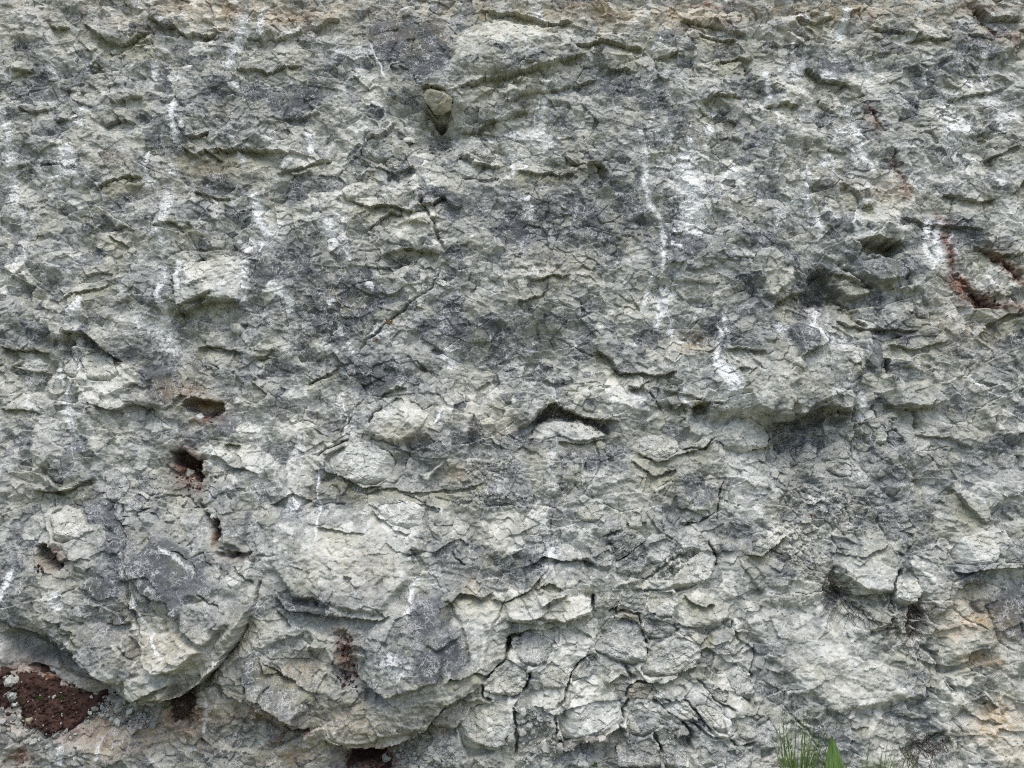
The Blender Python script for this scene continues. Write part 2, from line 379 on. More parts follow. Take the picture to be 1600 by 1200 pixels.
# hollows: polygon, depth (m), softness (px)
HOLES = [
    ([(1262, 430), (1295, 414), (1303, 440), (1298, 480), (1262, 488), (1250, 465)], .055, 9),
    ([(664, 166), (676, 180), (700, 184), (706, 178), (696, 194), (684, 200), (672, 186)], .08, 6), ([(676, 184), (700, 188), (708, 215), (695, 238), (675, 225), (668, 205)], .03, 14),
    ([(1166, 100), (1178, 103), (1177, 130), (1168, 133)], .05, 5), ([(1335, 380), (1365, 374), (1400, 380), (1412, 396), (1385, 404), (1350, 398)], .15, 6),
    ([(103, 535), (112, 528), (124, 545), (112, 562), (100, 556)], .06, 7), ([(120, 525), (140, 526), (168, 545), (196, 566), (180, 568), (150, 552)], .03, 8),
    ([(285, 632), (310, 622), (350, 630), (352, 645), (340, 665), (312, 655), (292, 645)], .07, 7),
    ([(262, 705), (285, 700), (300, 712), (314, 722), (315, 745), (313, 765), (300, 752), (285, 735), (268, 722)], .18, 4),
    ([(66, 848), (84, 842), (98, 862), (112, 878), (104, 890), (84, 886), (70, 868)], .11, 5), ([(338, 808), (346, 806), (354, 832), (352, 848), (342, 844)], .08, 4),
    ([(352, 850), (380, 862), (408, 860), (402, 874), (370, 876)], .05, 5), ([(854, 630), (872, 634), (912, 652), (950, 664), (952, 678), (905, 660), (860, 652), (840, 668), (830, 668)], .07, 5),
    ([(1205, 665), (1245, 655), (1290, 640), (1335, 648), (1330, 662), (1260, 680), (1240, 705), (1215, 705)], .05, 10),
    ([(1080, 634), (1104, 632), (1104, 648), (1084, 650)], .05, 5), ([(1448, 488), (1468, 486), (1472, 506), (1455, 510)], .035, 6), ([(1432, 660), (1442, 662), (1444, 674), (1434, 675)], .03, 3),
    ([(530, 978), (548, 972), (562, 1000), (570, 1040), (560, 1072), (540, 1068), (534, 1020)], .035, 9), ([(547, 893), (560, 895), (558, 908), (548, 905)], .03, 3),
    ([(440, 1116), (462, 1126), (486, 1132), (488, 1140), (466, 1144), (446, 1132)], .10, 4), ([(545, 1166), (600, 1168), (605, 1200), (540, 1210)], .14, 7), ([(505, 1154), (540, 1157), (548, 1170), (530, 1172)], .08, 5),
    ([(790, 996), (798, 1003), (798, 1022), (790, 1024)], .09, 3), ([(1414, 944), (1436, 930), (1444, 960), (1440, 1000), (1418, 1000), (1412, 965)], .06, 8),
    ([(1288, 888), (1300, 880), (1315, 925), (1350, 950), (1360, 968), (1320, 955), (1295, 930)], .035, 8), ([(1405, 1175), (1450, 1155), (1480, 1140), (1470, 1180), (1420, 1200)], .03, 8),
    ([(0, 985), (60, 990), (110, 1012), (150, 1045), (100, 1045), (40, 1035), (0, 1035)], .05, 16), ([(1380, 563), (1390, 565), (1388, 584), (1380, 580)], .05, 3),
    ([(903, 1160), (945, 1152), (975, 1135), (985, 1165), (940, 1195), (905, 1190)], .04, 8), ([(1420, 452), (1440, 455), (1435, 470)], .02, 4), ([(690, 1130), (712, 1138), (716, 1150), (695, 1150)], .04, 4),
    ([(1052, 1148), (1075, 1150), (1078, 1170), (1060, 1172)], .06, 4), ([(1395, 452), (1440, 460), (1460, 480), (1420, 478)], .02, 6), ([(893, 868), (915, 868), (935, 884), (915, 890)], .03, 6),
    ([(208, 905), (230, 905), (240, 918), (236, 940), (222, 930)], .02, 3), ([(1500, 440), (1540, 462), (1562, 482), (1520, 484)], .045, 6),
]
# flat blocks of the face: polygon, height over the swell (m), tilt right, tilt down (m per 100 px), tone, edge (px)
SLABS = [
    ([(285, 1042), (340, 1010), (385, 960), (413, 930), (406, 952), (352, 1026), (300, 1078), (270, 1084)], .0, .02, -.16, .52, 6),
    ([(150, 965), (220, 985), (240, 1040), (195, 1068), (140, 1032), (110, 1000)], .03, .03, .02, .42, 5),
    ([(236, 990), (290, 975), (335, 1005), (300, 1035), (262, 1042), (244, 1020)], .05, .0, .05, .62, 5),
    ([(300, 930), (345, 935), (380, 960), (340, 1000), (300, 975)], .05, .03, .0, .42, 5),
    ([(205, 1045), (260, 1045), (275, 1082), (215, 1088)], .04, -.02, -.06, .60, 5),
    ([(555, 1095), (660, 1055), (742, 1035), (753, 1062), (700, 1088), (640, 1142), (560, 1160), (512, 1148)], .03, -.02, -.10, .50, 9),
    ([(580, 1000), (650, 985), (700, 1010), (690, 1050), (610, 1080), (570, 1050)], .05, .02, .01, .42, 7),
    ([(640, 930), (690, 920), (720, 985), (690, 1005), (650, 985)], .04, .05, .0, .34, 6),
    ([(455, 945), (530, 935), (600, 960), (575, 1000), (520, 990), (470, 970)], .0, .0, -.08, .36, 6),
    ([(1150, 585), (1210, 570), (1250, 600), (1220, 650), (1170, 640)], .03, .02, .03, .60, 6),
    ([(1215, 612), (1250, 575), (1290, 580), (1300, 620), (1245, 650)], .02, -.03, -.06, .50, 6),
    ([(1300, 415), (1340, 440), (1368, 460), (1330, 470), (1295, 450)], .04, .0, .03, .55, 5),
    ([(1320, 395), (1345, 405), (1400, 408), (1430, 430), (1370, 448), (1335, 430)], .03, .0, .01, .35, 5),
    ([(1190, 430), (1235, 415), (1240, 440), (1205, 468), (1185, 460)], .03, .0, .04, .72, 5),
    ([(700, 640), (740, 650), (725, 700), (680, 730), (650, 720), (680, 690)], .02, .02, -.02, .42, 6),
    ([(1400, 600), (1450, 595), (1480, 625), (1440, 640), (1400, 635)], .03, .0, .03, .60, 5),
    ([(272, 430), (300, 412), (376, 398), (392, 430), (376, 468), (310, 470), (290, 488), (276, 480)], .035, 0, .02, .80, 5),
    ([(574, 37), (641, 24), (712, 51), (702, 111), (658, 135), (631, 101), (581, 84)], .0, .02, -.02, .22, 6),
    ([(722, 50), (780, 32), (842, 42), (884, 66), (840, 82), (760, 84), (720, 110), (700, 120), (708, 80)], .03, 0, .03, .82, 8),
    ([(824, 687), (838, 665), (862, 656), (901, 658), (935, 668), (948, 680), (898, 690), (867, 677), (844, 690)], .02, 0, .03, .92, 3),
    ([(803, 650), (824, 628), (851, 624), (850, 640), (830, 662), (812, 670)], .05, .02, .02, .45, 4),
    ([(580, 665), (590, 645), (640, 632), (675, 650), (650, 680), (625, 697), (600, 690), (582, 682)], .03, 0, .03, .78, 7),
    ([(650, 740), (672, 735), (705, 705), (712, 696), (696, 720), (670, 752)], .025, .02, .02, .86, 3),
    ([(1218, 515), (1245, 504), (1270, 518), (1268, 545), (1242, 562), (1235, 545)], .045, .01, .01, .25, 5),
    ([(1340, 535), (1360, 530), (1376, 542), (1378, 562), (1370, 590), (1356, 576), (1338, 560)], .045, .01, .02, .16, 5),
    ([(216, 881), (253, 834), (304, 851), (337, 884), (358, 911), (351, 928), (317, 925), (297, 962), (280, 935), (236, 918)], .05, 0, .02, .20, 6),
    ([(384, 1048), (414, 1012), (432, 1030), (478, 1098), (476, 1122), (440, 1104), (400, 1080)], .055, .01, .04, .32, 6),
    ([(455, 800), (540, 800), (640, 830), (650, 900), (600, 955), (560, 950), (470, 930), (432, 880)], .03, 0, .03, .58, 12),
    ([(345, 800), (372, 778), (400, 790), (385, 860), (360, 845)], .03, .01, .01, .45, 5),
    ([(700, 925), (765, 935), (786, 940), (768, 985), (756, 1050), (735, 1045), (725, 980)], .0, -.05, .0, .68, 5),
    ([(1300, 880), (1340, 835), (1400, 850), (1400, 885), (1390, 930), (1340, 920), (1310, 905)], .03, 0, .02, .70, 10),
    ([(1110, 985), (1150, 975), (1160, 1000), (1120, 1025), (1100, 1010)], .02, 0, .03, .6, 4),
    ([(920, 760), (985, 745), (1020, 770), (1010, 800), (960, 790)], .0, 0, .02, .62, 6),
    ([(785, 940), (830, 915), (860, 935), (850, 962), (800, 965)], .02, .01, .02, .70, 4),
    ([(845, 950), (885, 930), (925, 930), (922, 955), (880, 970), (850, 968)], .03, 0, .02, .72, 4),
    ([(1010, 915), (1050, 925), (1050, 965), (1005, 955)], .02, 0, .015, .72, 4),
    ([(1055, 925), (1110, 935), (1145, 945), (1140, 965), (1080, 976), (1055, 968)], .02, 0, .02, .62, 5),
    ([(885, 1075), (935, 1060), (975, 1062), (930, 1090), (890, 1095)], -.01, 0, -.05, .6, 5),
    ([(60, 650), (85, 660), (90, 720), (50, 760), (45, 700)], .03, .02, .01, .78, 10),
    ([(105, 700), (125, 680), (145, 700), (135, 712), (110, 712)], .01, 0, 0, .22, 5),
    ([(75, 800), (100, 786), (130, 800), (150, 825), (130, 840), (108, 850), (92, 850)], .03, .01, .03, .82, 5),
    ([(120, 765), (160, 765), (180, 795), (170, 818), (145, 815)], .01, 0, .01, .34, 5),
    ([(340, 1035), (385, 995), (410, 950), (420, 960), (400, 1010), (355, 1045)], .01, .02, .04, .75, 5),
    ([(1150, 960), (1240, 940), (1330, 985), (1440, 1090), (1380, 1110), (1300, 1120), (1220, 1060), (1180, 1010)], .02, 0, .01, .68, 20),
    ([(1450, 960), (1500, 930), (1545, 960), (1560, 1010), (1480, 1035)], .02, 0, .01, .74, 12),
    ([(1500, 920), (1600, 900), (1600, 1010), (1555, 990)], .01, .01, .01, .4, 10),
    ([(130, 555), (165, 548), (200, 575), (215, 600), (170, 622), (140, 605)], .02, 0, .03, .85, 6), ([(100, 565), (128, 558), (138, 600), (110, 605)], .02, 0, .03, .78, 5),
    ([(10, 573), (38, 561), (76, 568), (78, 585), (40, 578)], .02, 0, .04, .85, 4),
    ([(0, 700), (30, 720), (20, 770), (0, 780)], .02, 0, .02, .6, 8), ([(150, 900), (205, 900), (212, 925), (175, 935), (140, 915)], .02, 0, .0, .2, 5),
    ([(410, 960), (440, 945), (460, 975), (440, 1000), (415, 1010)], .02, .01, .03, .72, 6), ([(1293, 337), (1330, 333), (1345, 345), (1322, 366), (1296, 355)], .02, .01, .02, .25, 5),
    ([(877, 305), (905, 300), (950, 362), (925, 358), (890, 335)], .0, .03, .02, .22, 5), ([(600, 540), (660, 530), (690, 560), (640, 590), (590, 580)], .01, .0, .02, .5, 10),
    ([(840, 1010), (920, 1005), (925, 1020), (890, 1045), (880, 1075), (840, 1050)], .01, .0, .02, .72, 6),
]
# colour patches: x, y, rx, ry, turn, tone shift  (dark grey limestone negative, pale weathered rock positive)
TONES = [
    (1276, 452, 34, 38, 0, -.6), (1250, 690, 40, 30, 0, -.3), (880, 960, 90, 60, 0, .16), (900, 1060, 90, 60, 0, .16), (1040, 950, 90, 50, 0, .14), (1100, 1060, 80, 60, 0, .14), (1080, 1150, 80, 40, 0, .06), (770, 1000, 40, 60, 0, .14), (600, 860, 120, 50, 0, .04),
    (640, 80, 70, 45, 10, -.42), (440, 150, 90, 35, -5, -.3), (270, 210, 30, 40, 0, -.3), (330, 140, 40, 22, 0, -.28), (150, 190, 40, 20, 0, -.2),
    (30, 150, 50, 40, 0, -.15), (800, 345, 60, 45, 20, -.4), (920, 320, 60, 45, 35, -.36), (880, 380, 60, 30, 0, -.25), (1060, 350, 110, 50, 0, -.26),
    (700, 390, 40, 30, 0, -.25), (440, 410, 70, 30, 10, -.38), (560, 470, 60, 50, 20, -.34), (500, 490, 50, 30, 0, -.3), (230, 460, 50, 30, 0, -.3),
    (100, 460, 70, 25, -10, -.22), (240, 580, 55, 45, 20, -.33), (330, 560, 60, 25, 10, -.26), (600, 590, 80, 35, 10, -.32), (540, 570, 40, 30, 0, -.3),
    (760, 520, 90, 40, 10, -.26), (960, 135, 50, 22, 10, -.36), (1000, 190, 60, 30, 20, -.25), (760, 200, 40, 25, 0, -.1), (930, 240, 40, 30, 0, -.2),
    (1200, 350, 60, 30, 0, -.2), (1270, 460, 40, 35, 0, -.22), (1210, 520, 70, 30, 10, -.3), (1150, 545, 40, 18, 0, -.2), (1300, 480, 40, 20, 0, -.2), (1370, 420, 50, 22, 10, -.3),
    (1420, 100, 60, 22, 0, -.25), (1530, 80, 30, 30, 0, -.2), (1260, 110, 40, 25, 0, -.25), (1500, 550, 30, 18, 0, -.3), (1580, 530, 30, 20, 0, -.3), (1390, 650, 30, 18, 0, -.2),
    (40, 530, 40, 20, 0, -.25), (80, 720, 40, 30, 0, -.1), (240, 900, 60, 60, 10, -.22), (180, 905, 60, 25, 0, -.35), (290, 880, 50, 40, 20, -.22), (160, 790, 40, 30, 0, -.32), (195, 840, 25, 40, 0, -.25),
    (30, 920, 30, 60, 10, -.3), (100, 900, 35, 40, 0, -.05), (500, 935, 70, 20, 5, -.35), (680, 945, 40, 22, -20, -.35), (670, 1010, 70, 30, -10, -.35), (600, 910, 50, 15, 0, -.05),
    (720, 860, 40, 25, 0, -.2), (520, 760, 50, 14, 10, -.32), (660, 720, 40, 30, -30, -.25), (580, 770, 40, 12, 0, -.25), (460, 800, 40, 18, -20, -.12),
    (430, 1050, 30, 30, 40, -.3), (380, 1130, 30, 20, 0, -.2), (300, 1160, 30, 20, 0, -.1), (290, 1140, 15, 20, 20, -.35), (75, 1180, 35, 20, 0, -.3), (340, 1180, 60, 15, 0, -.25), (980, 870, 40, 25, 0, -.22),
    (870, 840, 40, 20, 0, -.1), (1000, 1180, 60, 30, 0, -.25), (1040, 1000, 40, 20, 0, -.08), (1150, 780, 60, 30, 0, -.1), (1090, 760, 35, 25, 30, -.3), (960, 710, 30, 20, 0, -.2), (890, 730, 30, 30, 0, -.2), (1420, 790, 70, 45, 0, -.22),
    (1290, 780, 70, 30, 10, -.25), (1520, 720, 70, 30, 10, -.22), (1560, 960, 40, 40, 20, -.35), (1200, 890, 40, 40, 0, -.15), (1165, 930, 60, 20, 0, -.2), (1220, 1020, 50, 18, 10, -.22), (1000, 530, 90, 30, 0, -.1),
    (1240, 1110, 22, 16, 30, -.25), (1190, 1080, 20, 20, 0, -.2), (1165, 1095, 8, 14, 0, -.3), (1400, 1050, 60, 20, 0, -.1),
    (330, 30, 80, 20, -5, .28), (200, 25, 40, 14, 0, .2), (560, 150, 40, 25, 0, .2), (570, 210, 50, 14, 0, .15), (600, 290, 70, 25, -10, .3), (630, 360, 60, 22, 10, .22), (500, 250, 50, 20, 0, .15), (660, 395, 40, 14, 0, .28),
    (800, 55, 50, 18, -5, .2), (830, 215, 35, 25, 30, .25), (740, 230, 20, 12, 40, .2), (980, 40, 60, 20, 0, .12), (1440, 50, 30, 10, 0, .28), (1240, 130, 30, 30, 0, .3), (1220, 165, 24, 12, 0, .25),
    (1100, 300, 50, 60, 0, .2), (1370, 340, 30, 25, 0, .25), (1450, 255, 50, 40, 0, .22), (1540, 420, 40, 20, 0, .15), (330, 430, 50, 25, -10, .2), (150, 590, 50, 25, 10, .3), (30, 440, 30, 20, 0, .2), (350, 520, 25, 14, 0, .25),
    (1000, 490, 50, 18, -15, .2), (1060, 560, 50, 20, 0, .15), (990, 610, 40, 20, 10, .25), (1210, 610, 40, 25, 10, .12), (1310, 560, 40, 20, 0, .15), (760, 640, 35, 30, -20, .28), (380, 720, 60, 25, 0, .25), (440, 680, 40, 20, 0, .15),
    (570, 860, 100, 40, 0, .16), (720, 960, 40, 25, -10, .12), (300, 1010, 70, 30, 10, .22), (240, 1060, 60, 20, 0, .15), (1060, 790, 40, 25, 30, .15), (1180, 740, 40, 40, 0, .2), (1350, 900, 50, 30, 0, .15), (920, 930, 60, 30, 0, .15),
    (1290, 970, 100, 40, 20, .12), (1320, 1060, 100, 40, 20, .18), (1480, 1040, 40, 20, 0, .2), (1510, 1120, 60, 35, 10, .3), (1420, 1010, 40, 20, 20, .15), (1580, 1160, 30, 30, 0, .3), (1040, 940, 40, 20, 0, .15), (1490, 980, 40, 25, 0, .12),
    (940, 1110, 50, 40, 0, .22), (330, 1110, 50, 20, 0, .1), (800, 820, 60, 40, 10, .1), (1570, 850, 30, 20, 0, -.2), (1210, 840, 15, 12, 0, .3), (1530, 770, 30, 14, 10, .2), (540, 880, 20, 60, 0, .05), (660, 640, 50, 20, 0, .15),
]
# calcite runs down the face: points, half width (px), strength
RUNS = [
    ([(1009, 285), (1016, 320), (1030, 344), (1036, 381), (1034, 430)], 6, 1.0), ([(1022, 420), (1010, 470), (1000, 490)], 6, .7), ([(1033, 344), (1060, 370), (1090, 372)], 3, .8), ([(1000, 195), (1008, 240), (1010, 290)], 7, .7), ([(1060, 230), (1080, 300), (1085, 380)], 36, .55), ([(1100, 240), (1120, 330)], 20, .35),
    ([(1320, 160), (1335, 200), (1350, 250), (1372, 262)], 11, .9), ([(270, 150), (272, 190), (276, 225)], 9, .9), ([(232, 230), (235, 300)], 5, .6),
    ([(385, 15), (375, 60), (350, 110)], 13, .6), ([(520, 75), (560, 90), (590, 80)], 8, .4), ([(580, 70), (592, 100), (605, 130)], 3, .8), ([(95, 225), (110, 250), (90, 280)], 18, .6),
    ([(390, 300), (402, 330), (405, 350)], 12, .8), ([(265, 290), (250, 360), (255, 400)], 13, .5), ([(330, 310), (345, 360)], 10, .4), ([(510, 340), (525, 385), (540, 390)], 12, .8),
    ([(820, 310), (830, 345)], 14, .5), ([(700, 540), (705, 580)], 17, .8), ([(690, 470), (695, 520)], 8, .3), ([(1110, 560), (1135, 590), (1145, 640)], 16, .85), ([(1130, 480), (1138, 540)], 5, .6),
    ([(1275, 330), (1280, 390)], 7, .8), ([(1290, 320), (1300, 345)], 7, .6), ([(1460, 150), (1490, 200), (1480, 240)], 24, .5), ([(1540, 150), (1590, 190)], 20, .5), ([(1465, 340), (1465, 410)], 9, .7), ([(1420, 270), (1440, 300)], 18, .4),
    ([(865, 690), (858, 730), (865, 770)], 10, .4), ([(810, 780), (870, 840), (860, 880)], 26, .35), ([(862, 850), (856, 890)], 8, .8), ([(450, 780), (470, 790)], 20, .6), ([(500, 730), (502, 810), (505, 850)], 2, .7),
    ([(640, 960), (650, 910), (660, 890)], 6, .8), ([(610, 1010), (640, 1040)], 22, .5), ([(460, 660), (470, 690), (450, 730)], 10, .4), ([(480, 60), (500, 40)], 12, .3), ([(140, 470), (120, 500)], 10, .6), ([(210, 500), (260, 520), (270, 560)], 16, .5),
    ([(420, 440), (450, 465), (455, 490)], 12, .7), ([(300, 430), (320, 450)], 8, .3), ([(690, 640), (680, 670)], 4, .7), ([(0, 160), (15, 230), (20, 330)], 14, .5), ([(70, 100), (90, 120)], 10, .5), ([(1010, 200), (1050, 215)], 14, .4),
    ([(1240, 95), (1245, 130)], 18, .4), ([(1210, 250), (1240, 300), (1210, 350)], 14, .35), ([(1290, 640), (1300, 600)], 4, .2), ([(330, 1085), (322, 1120), (315, 1150)], 4, .9), ([(30, 880), (10, 930), (15, 970)], 8, .6), ([(100, 920), (110, 950)], 14, .6),
    ([(210, 880), (240, 960), (280, 1020)], 3, .8), ([(265, 850), (300, 870), (330, 890)], 5, .6), ([(430, 560), (460, 540)], 14, .3), ([(100, 1160), (95, 1195)], 8, .6), ([(160, 1150), (150, 1190)], 6, .6), ([(730, 200), (780, 230)], 3, .5), ([(830, 200), (860, 230)], 12, .5),
]
# ochre / moss / red clay stains: x, y, rx, ry, turn, strength
OCHRE = [
    (1520, 970, 35, 14, -10, .9), (1490, 985, 40, 14, 0, .6), (1530, 1030, 40, 12, 10, .7), (1560, 1130, 40, 30, -30, .8), (1580, 1170, 30, 20, 0, .6), (1500, 955, 50, 35, 0, .3), (320, 632, 30, 10, 0, 1.0), (290, 610, 40, 16, 0, .45),
    (350, 1110, 70, 20, -10, .5), (250, 1140, 80, 40, 0, .45), (420, 1110, 50, 18, 20, .6), (560, 880, 60, 40, 0, .18), (560, 1120, 90, 30, 0, .35), (480, 1040, 40, 20, 0, .35), (170, 1150, 50, 40, 0, .45), (940, 20, 80, 16, 0, .4), (380, 20, 120, 22, 0, .35),
    (1080, 25, 80, 20, 0, .4), (1300, 20, 80, 14, 0, .45), (460, 30, 60, 18, 0, .45), (1340, 300, 60, 14, 20, .3), (1390, 300, 30, 20, 0, .5), (1500, 510, 60, 30, 0, .3), (1080, 540, 20, 16, 0, .45), (460, 1180, 50, 20, 0, .5), (500, 1165, 30, 12, 0, .4),
    (285, 1000, 80, 35, 0, .25), (230, 300, 60, 12, 0, .2), (330, 260, 60, 16, 0, .25), (180, 250, 30, 14, 0, .3), (870, 420, 40, 20, 0, .2), (770, 660, 40, 20, 0, .25), (715, 740, 25, 12, 0, .45), (640, 680, 40, 16, 0, .25), (1400, 980, 40, 20, 0, .15), (1560, 990, 30, 40, 0, .3),
    (740, 915, 15, 20, 0, .3), (980, 960, 10, 10, 0, .4), (1170, 690, 30, 12, 0, .25),
]
CLAY = [
    (1482, 400, 8, 40, 0, .9), (1500, 440, 22, 9, 35, 1), (1570, 412, 32, 7, 35, 1), (1592, 436, 16, 9, 30, .9), (1540, 474, 44, 9, 8, .9), (1590, 480, 22, 8, 0, .8), (1396, 262, 5, 18, -15, .5), (1366, 186, 8, 22, -20, .6), (1470, 350, 8, 30, -10, .5),
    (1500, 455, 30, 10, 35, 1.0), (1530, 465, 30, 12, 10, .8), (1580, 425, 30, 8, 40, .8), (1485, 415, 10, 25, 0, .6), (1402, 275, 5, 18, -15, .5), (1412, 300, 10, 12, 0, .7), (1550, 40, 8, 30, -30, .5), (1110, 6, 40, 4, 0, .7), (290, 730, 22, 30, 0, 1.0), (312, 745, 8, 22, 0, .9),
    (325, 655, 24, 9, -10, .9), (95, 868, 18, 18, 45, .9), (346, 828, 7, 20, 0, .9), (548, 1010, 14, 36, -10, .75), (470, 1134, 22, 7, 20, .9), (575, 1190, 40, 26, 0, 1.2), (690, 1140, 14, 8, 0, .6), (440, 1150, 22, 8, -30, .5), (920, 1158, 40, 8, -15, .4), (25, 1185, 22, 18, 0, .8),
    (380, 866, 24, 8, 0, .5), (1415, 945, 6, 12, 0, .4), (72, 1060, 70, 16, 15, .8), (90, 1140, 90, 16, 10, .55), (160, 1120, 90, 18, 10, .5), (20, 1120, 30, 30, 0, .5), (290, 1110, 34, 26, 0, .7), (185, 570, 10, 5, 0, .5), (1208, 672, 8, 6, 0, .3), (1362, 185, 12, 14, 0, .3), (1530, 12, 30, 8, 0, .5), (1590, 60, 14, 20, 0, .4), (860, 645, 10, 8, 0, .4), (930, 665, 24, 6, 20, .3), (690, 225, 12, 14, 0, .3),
]
# crumbly scree lodged in the face: x, y, rx, ry, turn, strength
CRUMBLE = [
    (1290, 780, 100, 40, 10, 1), (1240, 850, 40, 60, 0, 1), (1400, 840, 60, 40, 10, .8), (1330, 940, 50, 20, 30, .9), (1430, 1000, 26, 60, 0, 1), (690, 215, 26, 30, 0, 1), (760, 735, 40, 25, 0, 1), (760, 780, 60, 14, 0, .9), (1280, 460, 45, 30, 0, .8), (900, 1010, 10, 10, 0, .3),
    (620, 1180, 80, 30, 0, .8), (1040, 890, 40, 14, -30, .9), (1250, 1010, 90, 25, 20, .5), (1450, 1080, 50, 40, 30, .5), (880, 640, 40, 12, 20, .7), (250, 790, 50, 25, 0, .6), (380, 850, 30, 25, 0, .7), (1280, 690, 60, 30, 0, .7), (560, 1010, 30, 50, 0, .6), (1450, 1165, 50, 20, 0, .8), (180, 680, 60, 20, 0, .7), (630, 490, 30, 14, -30, .7), (690, 430, 20, 30, 0, .7),
]
# smooth dark facets of fresh blue grey limestone
DARK = [
    [(574, 40), (641, 26), (712, 51), (702, 111), (658, 135), (631, 101), (581, 84)], [(410, 155), (450, 135), (520, 130), (525, 150), (470, 185), (440, 185)], [(380, 140), (415, 128), (425, 150), (395, 165)],
    [(785, 330), (830, 325), (850, 350), (815, 385), (775, 380)], [(880, 300), (912, 305), (955, 362), (915, 355)], [(940, 130), (970, 125), (1003, 140), (985, 152), (945, 150)], [(390, 400), (420, 395), (440, 430), (410, 455), (392, 440)],
    [(430, 410), (480, 405), (490, 430), (448, 440)], [(540, 440), (575, 420), (600, 460), (580, 520), (555, 530), (530, 490)], [(480, 500), (520, 480), (545, 530), (510, 540)], [(220, 590), (245, 560), (270, 575), (285, 610), (265, 640), (235, 615)],
    [(370, 585), (395, 582), (400, 605), (375, 607)], [(285, 560), (310, 545), (325, 570), (305, 590)], [(560, 570), (610, 560), (640, 590), (600, 620), (550, 610)], [(730, 505), (780, 495), (800, 520), (760, 540), (720, 530)],
    [(1293, 337), (1340, 335), (1345, 350), (1322, 366), (1296, 355)], [(1218, 515), (1245, 504), (1270, 518), (1262, 540), (1230, 540)], [(1340, 540), (1375, 540), (1378, 562), (1370, 592), (1355, 575)], [(1375, 408), (1430, 405), (1440, 430), (1385, 435)],
    [(1150, 480), (1180, 470), (1195, 490), (1165, 500)], [(140, 905), (205, 895), (212, 920), (170, 935)], [(216, 881), (253, 838), (300, 850), (335, 884), (345, 905), (317, 925), (297, 962), (280, 935), (236, 918)], [(105, 705), (125, 680), (143, 690), (150, 720), (115, 730)],
    [(170, 785), (190, 790), (210, 830), (208, 885), (185, 860), (172, 820)], [(520, 750), (560, 760), (575, 785), (530, 790)], [(640, 960), (690, 940), (715, 960), (690, 985), (655, 980)], [(660, 1010), (700, 985), (740, 1020), (700, 1050), (650, 1045)],
    [(385, 1050), (415, 1020), (430, 1040), (425, 1070), (395, 1072)], [(1060, 750), (1095, 745), (1120, 780), (1090, 795)], [(905, 705), (940, 700), (950, 722), (915, 735)], [(1555, 940), (1600, 900), (1610, 1000), (1570, 990)], [(1580, 520), (1605, 510), (1605, 545), (1575, 545)],
    [(1480, 545), (1500, 540), (1515, 560), (1490, 565)], [(225, 200), (250, 205), (255, 245), (235, 240)], [(265, 205), (285, 205), (288, 240), (268, 242)], [(100, 120), (130, 105), (145, 125), (120, 140)], [(1030, 380), (1080, 370), (1110, 390), (1070, 410)],
    [(1130, 190), (1160, 185), (1165, 205), (1135, 210)], [(1240, 95), (1290, 90), (1340, 105), (1300, 125), (1250, 120)], [(1500, 70), (1540, 60), (1560, 90), (1520, 100)], [(40, 505), (70, 500), (90, 525), (55, 540)], [(330, 120), (350, 130), (345, 160), (322, 150)],
    [(960, 300), (1000, 310), (1010, 350), (975, 360)], [(690, 300), (720, 310), (715, 345), (690, 340)], [(340, 650), (365, 640), (390, 660), (360, 680)], [(1090, 560), (1110, 555), (1118, 590), (1098, 600)], [(450, 930), (500, 935), (530, 950), (480, 958)], [(1000, 200), (1030, 195), (1040, 225), (1005, 230)],
]
# cream weathering: x, y, rx, ry
CREAM = [(1480, 1080, 160, 130), (1500, 960, 90, 50), (800, 30, 400, 36), (1350, 25, 200, 34), (330, 25, 170, 34), (180, 590, 100, 50), (620, 330, 110, 90), (560, 720, 90, 40), (640, 660, 60, 40), (900, 960, 110, 60), (930, 1110, 80, 60), (320, 1120, 140, 60), (520, 1130, 120, 50), (1540, 450, 80, 60), (1480, 560, 110, 50), (270, 1010, 80, 40), (1300, 1060, 110, 60), (760, 650, 60, 50), (1240, 150, 60, 50), (350, 260, 110, 40), (1100, 940, 60, 40)]
#END DATA#


def ell(x, y, rx, ry, turn, soft=3.2):
    b = box([(x - 2 * max(rx, ry), y - 2 * max(rx, ry)), (x + 2 * max(rx, ry), y + 2 * max(rx, ry))], 0)
    if b is None:
        return None, 0
    c, s = math.cos(R(turn)), math.sin(R(turn))
    qx, qy = WX[b] - x, WY[b] - y
    return b, np.exp(-((qx * c + qy * s) ** 2 / (rx * rx) + (-qx * s + qy * c) ** 2 / (ry * ry)) * 0.9)


# ------------------------------------------------------------------ height of the rock
SW = np.zeros(SH, np.float32)                                       # broad swell
for x, y, rx, ry, t, a in BULGES:
    b, e = ell(x, y, rx, ry, t)
    if b:
        SW[b] += a * e
SW += 0.035 * fbm(U * 1.7, V * 1.7, 21, 3)

crumb = np.zeros(SH, np.float32)
for x, y, rx, ry, t, a in CRUMBLE:
    b, e = ell(x, y, rx, ry, t)
    if b:
        crumb[b] = np.maximum(crumb[b], a * e)

